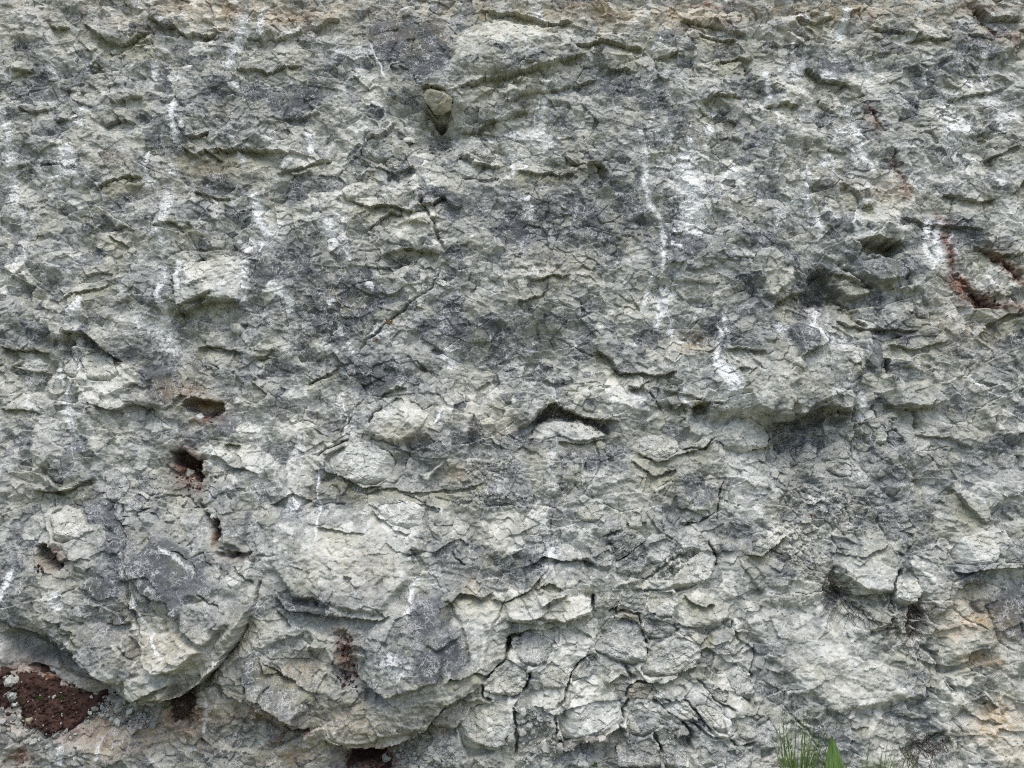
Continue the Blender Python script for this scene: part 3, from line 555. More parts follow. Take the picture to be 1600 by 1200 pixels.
k1, k2 = w1 * 0.011, w2 * 0.011
k3, k4 = w3 * 0.0013, w4 * 0.0013
ca, sa = math.cos(R(-9)), math.sin(R(-9))
RU, RV = U * ca + V * sa, -U * sa + V * ca
hA, rA, eA = cells((RU + k1 + k3) / 0.30, (RV + k2 + k4) / 0.19, 101, .026, .020, .012)
hB, rB, eB = cells((RU + k1 * .6 + k3) / 0.120, (RV + k2 * .6 + k4) / 0.090, 202, .022, .008, .009)
cb, sb = math.cos(R(23)), math.sin(R(23))
QU, QV = U * cb + V * sb, -U * sb + V * cb
hC, rC, eC = cells((QU + k1 * .6 + k3) / 0.054, (QV + k2 * .6 + k4) / 0.042, 303, .016, .0020, .0056)
hD, rD, eD = cells((RU + k3) / 0.024, (RV + k4) / 0.019, 404, .0072, .0005, .0021)
t0 = tin((RU + k1) / 0.24, (RV + k2) / 0.20, 50)
t1 = tin((QU + k1) / 0.11, (QV + k2) / 0.09, 51)
t2 = tin((RU + k1 + k3) / 0.046, (RV + k2 + k4) / 0.040, 52)
t3 = tin((QU + k3) / 0.019, (QV + k4) / 0.017, 53)
joint = smooth(-.1, .55, fbm(U * 2.3 + 7, V * 2.3, 72, 3) + .35 * smooth(500, 1000, PY) * smooth(700, 900, PX))
f1 = fbm(U * 30, V * 30, 61, 4)
f2 = fbm(U * 110, V * 110, 62, 2)
patch = smooth(-.5, .5, fbm(U * 3.1, V * 3.1, 71, 3))
rough = 0.55 + 0.75 * patch
DET = (hA * .8 + hB * rough + hC * rough + hD * (0.7 + 0.7 * crumb) + .026 * t0 + .016 * t1 + .0075 * t2 + .0022 * t3 + .0018 * f1 + .0007 * f2
       + crumb * (.004 * t3 + hC * .8)
       - joint * (.012 * np.exp(-(eB / .028) ** 2) * smooth(0, .5, fbm(U * 11, V * 11, 73, 2)) + .014 * np.exp(-(eA / .016) ** 2) * smooth(-.4, .2, w1)) - .003 * rough * np.exp(-(eC / .05) ** 2))
FINEDET = hC * .5 * rough + hD * .8 + .005 * t2 + .002 * t3 + .0016 * f1 + .0007 * f2

dk = smooth(-.35, .35, fbm(U * 3.7 + 3, V * 3.7, 82, 3)) * (.55 + .45 * smooth(760, 560, PY))
TONE = (0.60 + 0.14 * (rA - .5) + 0.22 * (rB - .5) + 0.24 * (rC - .5) + 0.20 * (rD - .5) + 0.12 * fbm(U * 5, V * 5, 81, 4) + .08 * w3
        - dk * (.30 * smooth(.30, .22, rB + .10 * (rC - .5)) + .26 * smooth(.24, .18, rC))).astype(np.float32)
WHITE = np.zeros(SH, np.float32)
OCH = np.zeros(SH, np.float32)
RED = np.zeros(SH, np.float32)
OLIVE = np.zeros(SH, np.float32)
H = SW + DET

for poly, hgt, tx, ty, tone, edge in SLABS:
    b = box(poly, 8)
    if b is None:
        continue
    sdist = poly_sd(WX[b], WY[b], poly)
    wgt = smooth(-1.0, edge, sdist)
    cx, cy = sum(p[0] for p in poly) / len(poly), sum(p[1] for p in poly) / len(poly)
    base = float((SW[b] * wgt).sum() / max(wgt.sum(), 1e-6))
    pl = base * .5 + SW[b] * .5 + hgt + tx * (PX[b] - cx) / 100 + ty * (PY[b] - cy) / 100 + FINEDET[b] + .6 * hB[b] + .008 * t1[b]
    H[b] = H[b] * (1 - wgt) + pl * wgt
    TONE[b] = TONE[b] * (1 - .75 * wgt) + (tone + .12 * (rC[b] - .5) + .06 * w3[b]) * .75 * wgt

CALM = np.zeros(SH, np.float32)
for poly in DARK:
    b = box(poly, 12)
    if b is None:
        continue
    sdist = poly_sd(WX[b] + 4 * t2[b] + 2.5 * t3[b] + 5 * (rC[b] - .5), WY[b] + 4 * t1[b] - 2.5 * t3[b] + 5 * (rD[b] - .5), poly)
    wgt = smooth(-1.2, 1.2, sdist)
    CALM[b] = np.maximum(CALM[b], wgt)
    TONE[b] = TONE[b] * (1 - .85 * wgt) + .85 * wgt * (.20 + .10 * (rB[b] - .5) + .10 * (rC[b] - .5) + .05 * w3[b])
    H[b] -= .45 * wgt * (hC[b] + hD[b] + .0022 * t3[b])
lr = random.Random(41)
for _ in range(100):                                               # the many short ledges of the thin bedded upper face
    X, Y = lr.uniform(-60, 1660), 640 * lr.random() ** .8
    if lr.random() < .25:
        X, Y = lr.uniform(-60, 1660), lr.uniform(560, 1180)
    L = (10 + 80 * lr.random() ** 2.2) * (.75 + Y / 2400)
    an = R(lr.gauss(-7 if X < 950 else 4, 24))
    arch = lr.uniform(-.05, .22) * L
    pts = [(X + L * (q - .5) * math.cos(an) + lr.gauss(0, 2), Y + L * (q - .5) * math.sin(an) - arch * (1 - abs(2 * q - 1)) + lr.gauss(0, .07 * L)) for q in (0, .2, .4, .6, .8, 1)]
    dd = L / 58 * lr.uniform(.6, 1.15)
    LIPS.append((pts, .016 * dd + .003, .022 * dd + .004, 10 + 22 * dd, 5 + 8 * dd))
for k, (pts, up, dn, wa, wb) in enumerate(LIPS):
    b = box(pts, 2.5 * max(wa, wb))
    if b is None:
        continue
    dist, side, T = line_dist(WX[b], WY[b], pts)
    tp = taper(T)
    H[b] += tp * np.where(side > 0, up * np.exp(-dist / wa), -dn * np.exp(-(dist / wb) ** 1.3)).astype(np.float32)
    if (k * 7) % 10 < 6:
        OLIVE[b] = np.maximum(OLIVE[b], tp * np.where(side > 0, .45 * np.exp(-dist / 5), np.exp(-(dist / (wb * 1.5)) ** 2)))  # olive tint along some lips, strongest just below the edge

for pts, dep, wd in CRACKS:
    if pts[0][0] > 690 and pts[0][1] > 830:
        dep *= 1.4
    else:
        wd *= .85
    b = box(pts, wd * 5 + 6)
    if b is None:
        continue
    dist, side, T = line_dist(WX[b] + 2.2 * t2[b] + 1.2 * t3[b], WY[b] + 2.2 * t1[b] - 1.2 * t3[b], pts)
    H[b] -= (dep * np.exp(-(dist / wd) ** 2) * taper(T, .15)).astype(np.float32)

for poly, dep, soft in HOLES:
    b = box(poly, 6)
    if b is None:
        continue
    sdist = poly_sd(WX[b] + 3.0 * t2[b] + 2.0 * t3[b], WY[b] + 3.0 * t1[b] - 2.0 * t3[b], poly)
    H[b] -= (dep * smooth(-1, soft, sdist)).astype(np.float32)

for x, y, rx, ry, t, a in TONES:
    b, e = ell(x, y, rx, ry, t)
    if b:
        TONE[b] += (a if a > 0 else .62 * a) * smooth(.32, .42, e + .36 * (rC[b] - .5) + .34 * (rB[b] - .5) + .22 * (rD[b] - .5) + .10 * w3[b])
rr = random.Random(5)
for _ in range(140):                                               # small calcite drips, in the bands where water seeps out
    cxr = rr.choice([60, 110, 270, 390, 520, 580, 820, 1020, 1075, 1130, 1225, 1290, 1335, 1470, 1500, 1570])
    X, Y, L = cxr + rr.gauss(0, 24), 640 * rr.random(), 10 + 80 * rr.random() ** 2
    RUNS.append(([(X, Y), (X + rr.gauss(0, 4), Y + L * .3), (X + rr.gauss(1, 6), Y + L * .6), (X + rr.gauss(2, 8), Y + L)], rr.uniform(2, 9), rr.uniform(.35, .85)))
    if rr.random() < .4:
        RUNS.append(([(X, Y + L * .3), (X + rr.gauss(0, 14), Y + L * .8), (X + rr.gauss(0, 18), Y + L * 1.2)], rr.uniform(1.4, 3), rr.uniform(.5, .9)))
for pts, wd, s in RUNS:
    s = s * 1.2 if wd >= 8 else s
    b = box(pts, wd * 3 + 8)
    if b:
        dist, side, T = line_dist(WX[b], WY[b], pts)
        WHITE[b] = np.maximum(WHITE[b], min(1, 1.35 * s) * np.exp(-(dist / wd) ** 2) * taper(T, .1) ** .5)
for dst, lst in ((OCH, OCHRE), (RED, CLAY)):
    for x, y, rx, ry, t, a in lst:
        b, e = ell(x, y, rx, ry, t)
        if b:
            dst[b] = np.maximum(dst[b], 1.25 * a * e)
OCH += .35 * smooth(120, 0, PY + 25 * w1) * smooth(-.6, .6, w2)


def weathering(u, v):
    return {'warm': .3 + .7 * smooth(-.25, .5, fbm(u * 4.3, v * 4.3, 301, 4)), 'lichen': smooth(.12, .6, fbm(u * 9, v * 9, 302, 4)),
            'vein': smooth(.25, .5, fbm(u * 12, v * 12, 303, 3)), 'web': smooth(.0, .4, fbm(u * 5.5, v * 5.5, 304, 3)) * smooth(-.1, .35, fbm(u * 30, v * 30, 305, 3))}


WEA = weathering(U, V)
for x, y, rx, ry in CREAM:
    b, e = ell(x, y, rx, ry, 0)
    if b:
        WEA['warm'][b] = np.maximum(WEA['warm'][b], 1.25 * e * smooth(-.8, .3, w2[b]))
WEA['calm'] = CALM
_d = np.maximum(smooth(.50, .30, TONE), CALM)
WEA['web'] = np.maximum(WEA['web'], _d * .75 * smooth(.1, .5, fbm(U * 14, V * 14, 306, 3)))
WEA['vein'] = np.maximum(WEA['vein'], _d * .8 * smooth(-.05, .35, fbm(U * 13, V * 13, 307, 2)))


def lookup(A, X, Y):
    x, z = to_wall(X, Y)
    i = min(max(int(np.searchsorted(zs, z)) - 1, 0), SH[0] - 2)
    j = min(max(int(np.searchsorted(xs, x)) - 1, 0), SH[1] - 2)
    fz, fx = (z - zs[i]) / (zs[i + 1] - zs[i]), (x - xs[j]) / (xs[j + 1] - xs[j])
    return (A[i, j] * (1 - fx) + A[i, j + 1] * fx) * (1 - fz) + (A[i + 1, j] * (1 - fx) + A[i + 1, j + 1] * fx) * fz


def mean_h(X, Y, r):
    return sum(float(lookup(H, X + r * math.cos(a), Y + r * math.sin(a))) for a in np.arange(0, 6.28, .785)) / 8


SOILS = []


def surf(X, Y, off=0.0):
    x, z = to_wall(X, Y)
    h = float(lookup(H, X, Y))
    for x0, y0, x1, y1, g in SOILS:
        if x0 <= X < x1 and y0 <= Y < y1:
            h = max(h, float(g[int((Y - y0) / (y1 - y0) * (g.shape[0] - 1)), int((X - x0) / (x1 - x0) * (g.shape[1] - 1))]))
    return Vector((x, z * TL - h - off, z))


def px_size(X, Y):
    a, b = to_wall(X, Y), to_wall(X + 1, Y)
    return b[0] - a[0]


# ------------------------------------------------------------------ materials
def rock_material():
    m = bpy.data.materials.new('weathered_limestone')
    m.use_nodes = True
    n, l = m.node_tree.nodes, m.node_tree.links
    bs = n['Principled BSDF']
    bs.inputs['Roughness'].default_value = 0.92
    bs.inputs['Specular IOR Level'].default_value = 0.15
    tc = n.new('ShaderNodeTexCoord').outputs['Object']

    def attr(name):
        a = n.new('ShaderNodeAttribute')
        a.attribute_name = name
        return a.outputs['Fac']

    def noise(scale, det=4, rough=.6, dist=0.0, vec=None):
        a = n.new('ShaderNodeTexNoise')
        a.inputs['Scale'].default_value = scale
        a.inputs['Detail'].default_value = det
        a.inputs['Roughness'].default_value = rough
        a.inputs['Distortion'].default_value = dist
        l.new(vec or tc, a.inputs['Vector'])
        return a.outputs['Fac']

    def math_(op, a, b=None, c=None, clamp=False):
        x = n.new('ShaderNodeMath')
        x.operation = op
        x.use_clamp = clamp
        for k, q in enumerate((a, b, c)):
            if q is None:
                continue
            if isinstance(q, (int, float)):
                x.inputs[k].default_value = q
            else:
                l.new(q, x.inputs[k])
        return x.outputs[0]

    def ramp(fac, stops):
        r = n.new('ShaderNodeValToRGB')
        e = r.color_ramp.elements
        while len(e) < len(stops):
            e.new(.5)
        for k, (p, c) in enumerate(stops):
            e[k].position = p
            e[k].color = (*c, 1)
        l.new(fac, r.inputs[0])
        return r.outputs[0]

    def mix(fac, a, b):
        x = n.new('ShaderNodeMix')
        x.data_type = 'RGBA'
        if isinstance(fac, (int, float)):
            x.inputs[0].default_value = fac
        else:
            l.new(fac, x.inputs[0])
        for k, q in ((6, a), (7, b)):
            if isinstance(q, tuple):
                x.inputs[k].default_value = (*q, 1)
            else:
                l.new(q, x.inputs[k])
        return x.outputs[2]

    def mapr(v, a, b):
        x = n.new('ShaderNodeMapRange')
        x.interpolation_type = 'SMOOTHSTEP'
        x.inputs[1].default_value, x.inputs[2].default_value = a, b
        l.new(v, x.inputs[0])
        return x.outputs[0]

    tone, white, och, red = attr('tone'), attr('calcite'), attr('ochre'), attr('clay')
    nA, nB, nC = noise(15, 4, .62), noise(60, 4, .68), noise(300, 2, .7)
    t = math_('MULTIPLY_ADD', nA, .5, -.25)
    t = math_('ADD', t, math_('MULTIPLY_ADD', nB, .64, -.32))
    t = math_('ADD', t, math_('MULTIPLY_ADD', nC, .58, -.29))
    calm = attr('calm')
    t = math_('MULTIPLY', t, math_('MULTIPLY_ADD', calm, -.5, 1.0))
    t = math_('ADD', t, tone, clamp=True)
    cool = ramp(t, [(0.0, (.082, .090, .098)), (.26, (.145, .157, .165)), (.46, (.240, .255, .250)), (.72, (.39, .407, .385)), (1.0, (.59, .61, .575))])
    warm = ramp(t, [(0.0, (.084, .091, .094)), (.26, (.152, .161, .155)), (.46, (.260, .268, .234)), (.72, (.405, .410, .354)), (1.0, (.60, .60, .535))])
    col = mix(attr('warm'), cool, warm)
    col = mix(math_('MULTIPLY', attr('lichen'), .26), col, (.20, .21, .135))
    olive_f = math_('MULTIPLY', math_('MULTIPLY', attr('olive_tint'), mapr(nB, .36, .56)), .65, clamp=True)
    col = mix(olive_f, col, (.225, .22, .115))  # olive tint, broken up by the noise
    och_f = math_('MULTIPLY', math_('MULTIPLY', och, mapr(nB, .34, .58)), .8, clamp=True)
    col = mix(och_f, col, (.38, .25, .10))
    # web of thin calcite veins
    wv = n.new('ShaderNodeTexNoise')
    wv.inputs['Scale'].default_value = 18
    wv.inputs['Detail'].default_value = 2
    l.new(tc, wv.inputs['Vector'])
    va = n.new('ShaderNodeVectorMath')
    va.operation = 'MULTIPLY_ADD'
    l.new(wv.outputs['Color'], va.inputs[0])
    va.inputs[1].default_value = (.15, .15, .15)
    l.new(tc, va.inputs[2])

    def web(scale, width):
        vo = n.new('ShaderNodeTexVoronoi')
        vo.feature = 'DISTANCE_TO_EDGE'
        vo.inputs['Scale'].default_value = scale
        l.new(va.outputs[0], vo.inputs['Vector'])
        return math_('SUBTRACT', 1.0, mapr(vo.outputs['Distance'], 0.0, width))
    wb = attr('web')
    veins = math_('MAXIMUM', math_('MULTIPLY', web(17, .060), attr('vein')), math_('MULTIPLY', web(46, .11), wb))
    fl = noise(130, 3, .75)
    fleck = mapr(fl, .56, .64)
    cal = math_('MULTIPLY', math_('MULTIPLY', white, 1.1, None, True), mapr(math_('ADD', math_('MULTIPLY_ADD', nB, .5, math_('MULTIPLY', fl, .5)), math_('MULTIPLY', white, .15)), .51, .66))
    wsum = math_('MAXIMUM', math_('MULTIPLY', veins, math_('MULTIPLY_ADD', white, .4, .58)), cal)
    wsum = math_('MAXIMUM', wsum, math_('MULTIPLY', fleck, math_('MULTIPLY_ADD', calm, -.14, .30)), clamp=True)
    col = mix(wsum, col, (.70, .72, .71))
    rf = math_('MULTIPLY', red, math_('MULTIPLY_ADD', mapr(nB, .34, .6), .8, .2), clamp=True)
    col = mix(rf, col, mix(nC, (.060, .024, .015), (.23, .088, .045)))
    l.new(col, bs.inputs['Base Color'])
    bp = n.new('ShaderNodeBump')
    bp.inputs['Strength'].default_value = .7
    bp.inputs['Distance'].default_value = .005
    hh = math_('ADD', math_('MULTIPLY', nB, .55), math_('MULTIPLY', nC, .45))
    l.new(hh, bp.inputs['Height'])
    l.new(bp.outputs[0], bs.inputs['Normal'])
    return m


def simple(name, c0, c1, scale, rough=.8, bump=0.0, stretch=None):
    m = bpy.data.materials.new(name)
    m.use_nodes = True
    n, l = m.node_tree.nodes, m.node_tree.links
    bs = n['Principled BSDF']
    bs.inputs['Roughness'].default_value = rough
    bs.inputs['Specular IOR Level'].default_value = .25
    tc = n.new('ShaderNodeTexCoord')
    no = n.new('ShaderNodeTexNoise')
    no.inputs['Scale'].default_value = scale
    no.inputs['Detail'].default_value = 5
    if stretch:
        mp = n.new('ShaderNodeMapping')
        mp.inputs['Scale'].default_value = stretch
        l.new(tc.outputs['Object'], mp.inputs['Vector'])
        l.new(mp.outputs[0], no.inputs['Vector'])
    else:
        l.new(tc.outputs['Object'], no.inputs['Vector'])
    r = n.new('ShaderNodeValToRGB')
    r.color_ramp.elements[0].position, r.color_ramp.elements[1].position = .3, .7
    r.color_ramp.elements[0].color, r.color_ramp.elements[1].color = (*c0, 1), (*c1, 1)
    l.new(no.outputs['Fac'], r.inputs[0])
    l.new(r.outputs[0], bs.inputs['Base Color'])
    if bump:
        b = n.new('ShaderNodeBump')
        b.inputs['Strength'].default_value = bump
        b.inputs['Distance'].default_value = .01
        l.new(no.outputs['Fac'], b.inputs['Height'])
        l.new(b.outputs[0], bs.inputs['Normal'])
    return m


ROCK = rock_material()
SOIL = simple('red_clay_soil', (.022, .0125, .0095), (.078, .043, .034), 28, .95, 1.0)
TURF = simple('rough_turf', (.10, .115, .045), (.22, .20, .105), 3, .95, .4)
GRASS = simple('fresh_grass', (.035, .085, .012), (.13, .20, .045), 14, .5)
LEAF = simple('broad_leaf_green', (.035, .085, .015), (.15, .24, .07), 60, .45, .5, (5.0, 1.0, .25))
ROOT = simple('dark_dry_root', (.035, .028, .022), (.11, .09, .07), 40, .9)
PALE_ROOT = simple('pale_dry_root', (.25, .22, .17), (.5, .46, .38), 40, .9)
DRY = simple('dry_brown_leaf', (.20, .12, .06), (.34, .22, .12), 40, .8)


def finish(o, label, cat=None, group=None, kind=None):
    o['label'] = label
    if cat:
        o['category'] = cat
    if group:
        o['group'] = group
    if kind:
        o['kind'] = kind
    return o


def link_mesh(name, co, faces, mat, loc=(0, 0, 0), attrs=None, smooth_=False):
    me = bpy.data.meshes.new(name)
    co = np.asarray(co, np.float32)
    faces = np.asarray(faces, np.int32)
    k = faces.shape[1]
    me.vertices.add(len(co))
    me.vertices.foreach_set('co', co.ravel())
    me.loops.add(faces.size)
    me.loops.foreach_set('vertex_index', faces.ravel())
    me.polygons.add(len(faces))
    me.polygons.foreach_set('loop_start', np.arange(0, faces.size, k, dtype=np.int32))
    me.polygons.foreach_set('loop_total', np.full(len(faces), k, np.int32))
    if smooth_:
        me.polygons.foreach_set('use_smooth', np.ones(len(faces), bool))
    for an, arr in (attrs or {}).items():
        a = me.attributes.new(an, 'FLOAT', 'POINT')
        a.data.foreach_set('value', np.asarray(arr, np.float32).ravel())
    me.materials.append(mat)
    me.update(calc_edges=True)
    o = bpy.data.objects.new(name, me)
    o.location = loc
    scn.collection.objects.link(o)
    return o


def grid_faces(r, c):
    i = np.arange(r * c).reshape(r, c)
    return np.stack([i[:-1, :-1], i[:-1, 1:], i[1:, 1:], i[1:, :-1]], -1).reshape(-1, 4)


# ------------------------------------------------------------------ stones lodged in the face
ICO = None


def ico():
    global ICO
    if ICO is None:
        import bmesh
        bm = bmesh.new()
        bmesh.ops.create_icosphere(bm, subdivisions=5, radius=1)
        bm.verts.ensure_lookup_table()
        v = np.array([q.co[:] for q in bm.verts], np.float64)
        f = np.array([[q.index for q in p.verts] for p in bm.faces], np.int32)
        bm.free()
        ICO = (v, f)
    return ICO


POCKETS = []


def stone_mesh(poly, s, th, seed, facets=14, crack=None):
    """closed rock body: outline = poly (px, centred), s metres per px, th depth in metres"""
    r = random.Random(seed)
    v, f = ico()
    cx, cy = sum(p[0] for p in poly) / len(poly), sum(p[1] for p in poly) / len(poly)
    P = [((p[0] - cx) * s, -(p[1] - cy) * s) for p in poly]
    ang = np.arctan2(v[:, 2], v[:, 0])
    dirx, dirz = np.cos(ang), np.sin(ang)
    rad = np.zeros(len(v))
    q = P + [P[0]]
    for (ax, az), (bx, bz) in zip(q, q[1:]):
        ex, ez = bx - ax, bz - az
        den = dirx * ez - dirz * ex
        den = np.where(np.abs(den) < 1e-9, 1e-9, den)
        t = (ax * ez - az * ex) / den
        u = (ax * dirz - az * dirx) / den
        ok = (t > 0) & (u >= -1e-6) & (u <= 1 + 1e-6)
        rad = np.where(ok, np.maximum(rad, t), rad)
    rho = np.hypot(v[:, 0], v[:, 2])
    size = float(np.median(rad))
    lat = rad * np.sin(np.clip(rho, 0, 1) * math.pi / 2) ** .6
    dep = np.sign(v[:, 1]) * np.abs(v[:, 1]) ** .42 * th
    co = np.stack([dirx * lat, dep, dirz * lat], 1)
    for k in range(facets):                                     # broken facets on the outward side
        if k == 0:
            nx, nz, off = r.uniform(-.3, .3), r.uniform(.0, .45), .70
        else:
            a = r.uniform(0, 6.283)
            tl = r.uniform(.35, 1.7)
            nx, nz, off = math.cos(a) * tl, math.sin(a) * tl, r.uniform(.55, .82)
        nv = np.array([nx, -1.0, nz])
        nv /= np.linalg.norm(nv)
        pr = co @ nv
        lim = off * pr.max()
        co -= np.outer(np.maximum(pr - lim, 0), nv)
    a, b = co[:, 0] + .7 * co[:, 1] + seed * 3.1, co[:, 2] - .6 * co[:, 1] + seed * 1.7
    g = min(size, .06) if th < .3 else size
    nz_ = (.07 * vnoise(a / g * 1.1, b / g * 1.1, seed) + .085 * tin(a / g * 1.6, b / g * 1.6, seed + 1)
           + .05 * tin(a / g * 3.6, b / g * 3.6, seed + 2) + .025 * tin(a / g * 8, b / g * 8, seed + 4) + .015 * vnoise(a / g * 12, b / g * 12, seed + 3)) * g
    nn = v.copy()
    co += nn * nz_[:, None]
    return co, f, nz_, a, b, size


def lookv(A, X, Y):
    x, z = to_wall(X, Y)
    i = np.clip(np.searchsorted(zs, z) - 1, 0, SH[0] - 2)
    j = np.clip(np.searchsorted(xs, x) - 1, 0, SH[1] - 2)
    return A[i, j].astype(np.float64)


def block_mesh(poly, th, seed, h0, proud, keep):
    """a broken block lodged in the face: jagged outline, a few flat broken planes in front, straight sides running back into the rock"""
    r = random.Random(seed)
    cx, cy = sum(p[0] for p in poly) / len(poly), sum(p[1] for p in poly) / len(poly)
    NT, NR = 220, 46
    ang = np.arange(NT) * 2 * math.pi / NT
    dx, dy = np.cos(ang), np.sin(ang)
    rad = np.zeros(NT)
    q = [(p[0] - cx, p[1] - cy) for p in poly]
    q.append(q[0])
    for (ax, ay), (bx, by) in zip(q, q[1:]):
        ex, ey = bx - ax, by - ay
        den = dx * ey - dy * ex
        den = np.where(np.abs(den) < 1e-9, 1e-9, den)
        t, u = (ax * ey - ay * ex) / den, (ax * dy - ay * dx) / den
        rad = np.where((t > 0) & (u >= -1e-6) & (u <= 1 + 1e-6), np.maximum(rad, t), rad)
    rad += .085 * np.median(rad) * tin(dx * 1.9 + seed, dy * 1.9, seed + 7) + 1.8 * tin(dx * rad / 7 + seed, dy * rad / 7, seed) + 1.1 * tin(dx * rad / 3.5 + seed, dy * rad / 3.5, seed + 1)
    rr = np.linspace(0, 1, NR) ** .8
    QX, QY = rr[:, None] * (rad * dx)[None], rr[:, None] * (rad * dy)[None]
    X, Y = cx + QX, cy + QY
    s = px_size(cx, cy)
    mx, my = QX * s, QY * s                                           # metres, my grows downwards
    size = float(np.median(rad)) * s
    top = proud * th * .40 + .004
    front = top + r.uniform(-.14, .14) * mx + r.uniform(.10, .34) * my
    for _ in range(r.randint(3, 5)):                                  # broken corners
        a = r.uniform(0, 6.283)
        sl = r.uniform(.3, 1.1)
        front = np.minimum(front, top + .010 + sl * (r.uniform(.35, .8) * size - (mx * math.cos(a) + my * math.sin(a))))
    under = np.maximum(my - .55 * size, 0)
    front = front - 1.1 * under * smooth(.2, 1.0, my / size)
    det = .0045 * tin(mx / .05 + seed, my / .042, seed + 3) + .0026 * tin(mx / .02 + seed, my / .018, seed + 4) + lookv(FINEDET, X, Y) * .9
    edge = (1 - rr)[:, None] * rad[None] * s
    bev = -.004 * np.exp(-edge / .0035)
    rim = lookv(H, X, Y)
    hh = h0 * .45 + rim_smooth(X, Y) * .55 + front + det + bev
    x, z = to_wall(X, Y)
    P = np.stack([x, z * TL - hh, z], -1)
    rows = [P]
    for dpt in (.012, .03, .06, th + .05):                            # the sides
        b = P[-1].copy()
        b[:, 1] += dpt
        b[:, 0] += (x[0, 0] - b[:, 0]) * min(.2, dpt * .8)
        b[:, 2] += (z[0, 0] - b[:, 2]) * min(.2, dpt * .8)
        rows.append(b[None])
    b = np.repeat(rows[-1].mean(1, keepdims=True), NT, 1)
    rows.append(b)
    G = np.concatenate(rows, 0)
    n = len(G)
    G = np.concatenate([G, G[:, :1]], 1)
    idx = np.arange(n * NT).reshape(n, NT)
    idx = np.concatenate([idx, idx[:, :1]], 1)
    f = np.stack([idx[:-1, :-1], idx[:-1, 1:], idx[1:, 1:], idx[1:, :-1]], -1).reshape(-1, 4)
    co = np.concatenate(rows, 0).reshape(-1, 3)
    tn = .20 * (lookv(rC, X, Y) - .5) + .18 * (lookv(rD, X, Y) - .5) + .10 * lookv(w3, X, Y) + .12 * tin(mx / .05 + seed, my / .042, seed + 3)
    ext = n - NR
    tn = np.concatenate([tn, np.repeat(tn[-1:], ext, 0)], 0).ravel()
    u = np.concatenate([x, np.repeat(x[-1:], ext, 0)], 0).ravel()
    v = np.concatenate([z, np.repeat(z[-1:], ext, 0)], 0).ravel()
    return co, f, tn, u, v


def rim_smooth(X, Y):
    return sum(lookv(H, X + 14 * math.cos(a), Y + 14 * math.sin(a)) for a in np.arange(0, 6.28, .7)) / 9


def add_stone(name, label, cat, poly, th, tone, seed, group=None, proud=.35, ochre=0, clay=0, white=0, olive_tint=0, facets=14):
    cx, cy = sum(p[0] for p in poly) / len(poly), sum(p[1] for p in poly) / len(poly)
    s = px_size(cx, cy)
    ext = (max(p[0] for p in poly) - min(p[0] for p in poly) + max(p[1] for p in poly) - min(p[1] for p in poly)) / 2
    h = SEAT[seed]
    loc = (0, 0, 0)
    if seed in BLOCKS:
        co, f, tn, u, v = BLOCKS[seed]
        tn = tone * .9 + .05 + tn
    else:
        co, f, nz_, a, b, size = stone_mesh(poly, s, th, seed, facets)
        x, z = to_wall(cx, cy)
        co[:, 1] += co[:, 2] * TL * .6                                # set along the lean of the face
        tn = tone * .9 + .14 * vnoise(a / .035, b / .035, seed + 9) + .12 * tin(a / .03, b / .03, seed + 1) + .10 * tin(a / .012, b / .012, seed + 5)
        loc = (x, z * TL - h - (proud * th * .9 + .010) - float(co[:, 1].min()), z)
        u, v = a * 2, b * 2
    c0 = np.array(co).mean(0)
    k = len(co)
    o = link_mesh(name, co - c0, f, ROCK, tuple(np.array(loc) + c0),
                  {'tone': tn, 'ochre': np.full(k, ochre), 'clay': np.full(k, clay), 'calcite': np.full(k, white), 'olive_tint': np.full(k, olive_tint), **weathering(u, v)})
    return finish(o, label, cat, group)


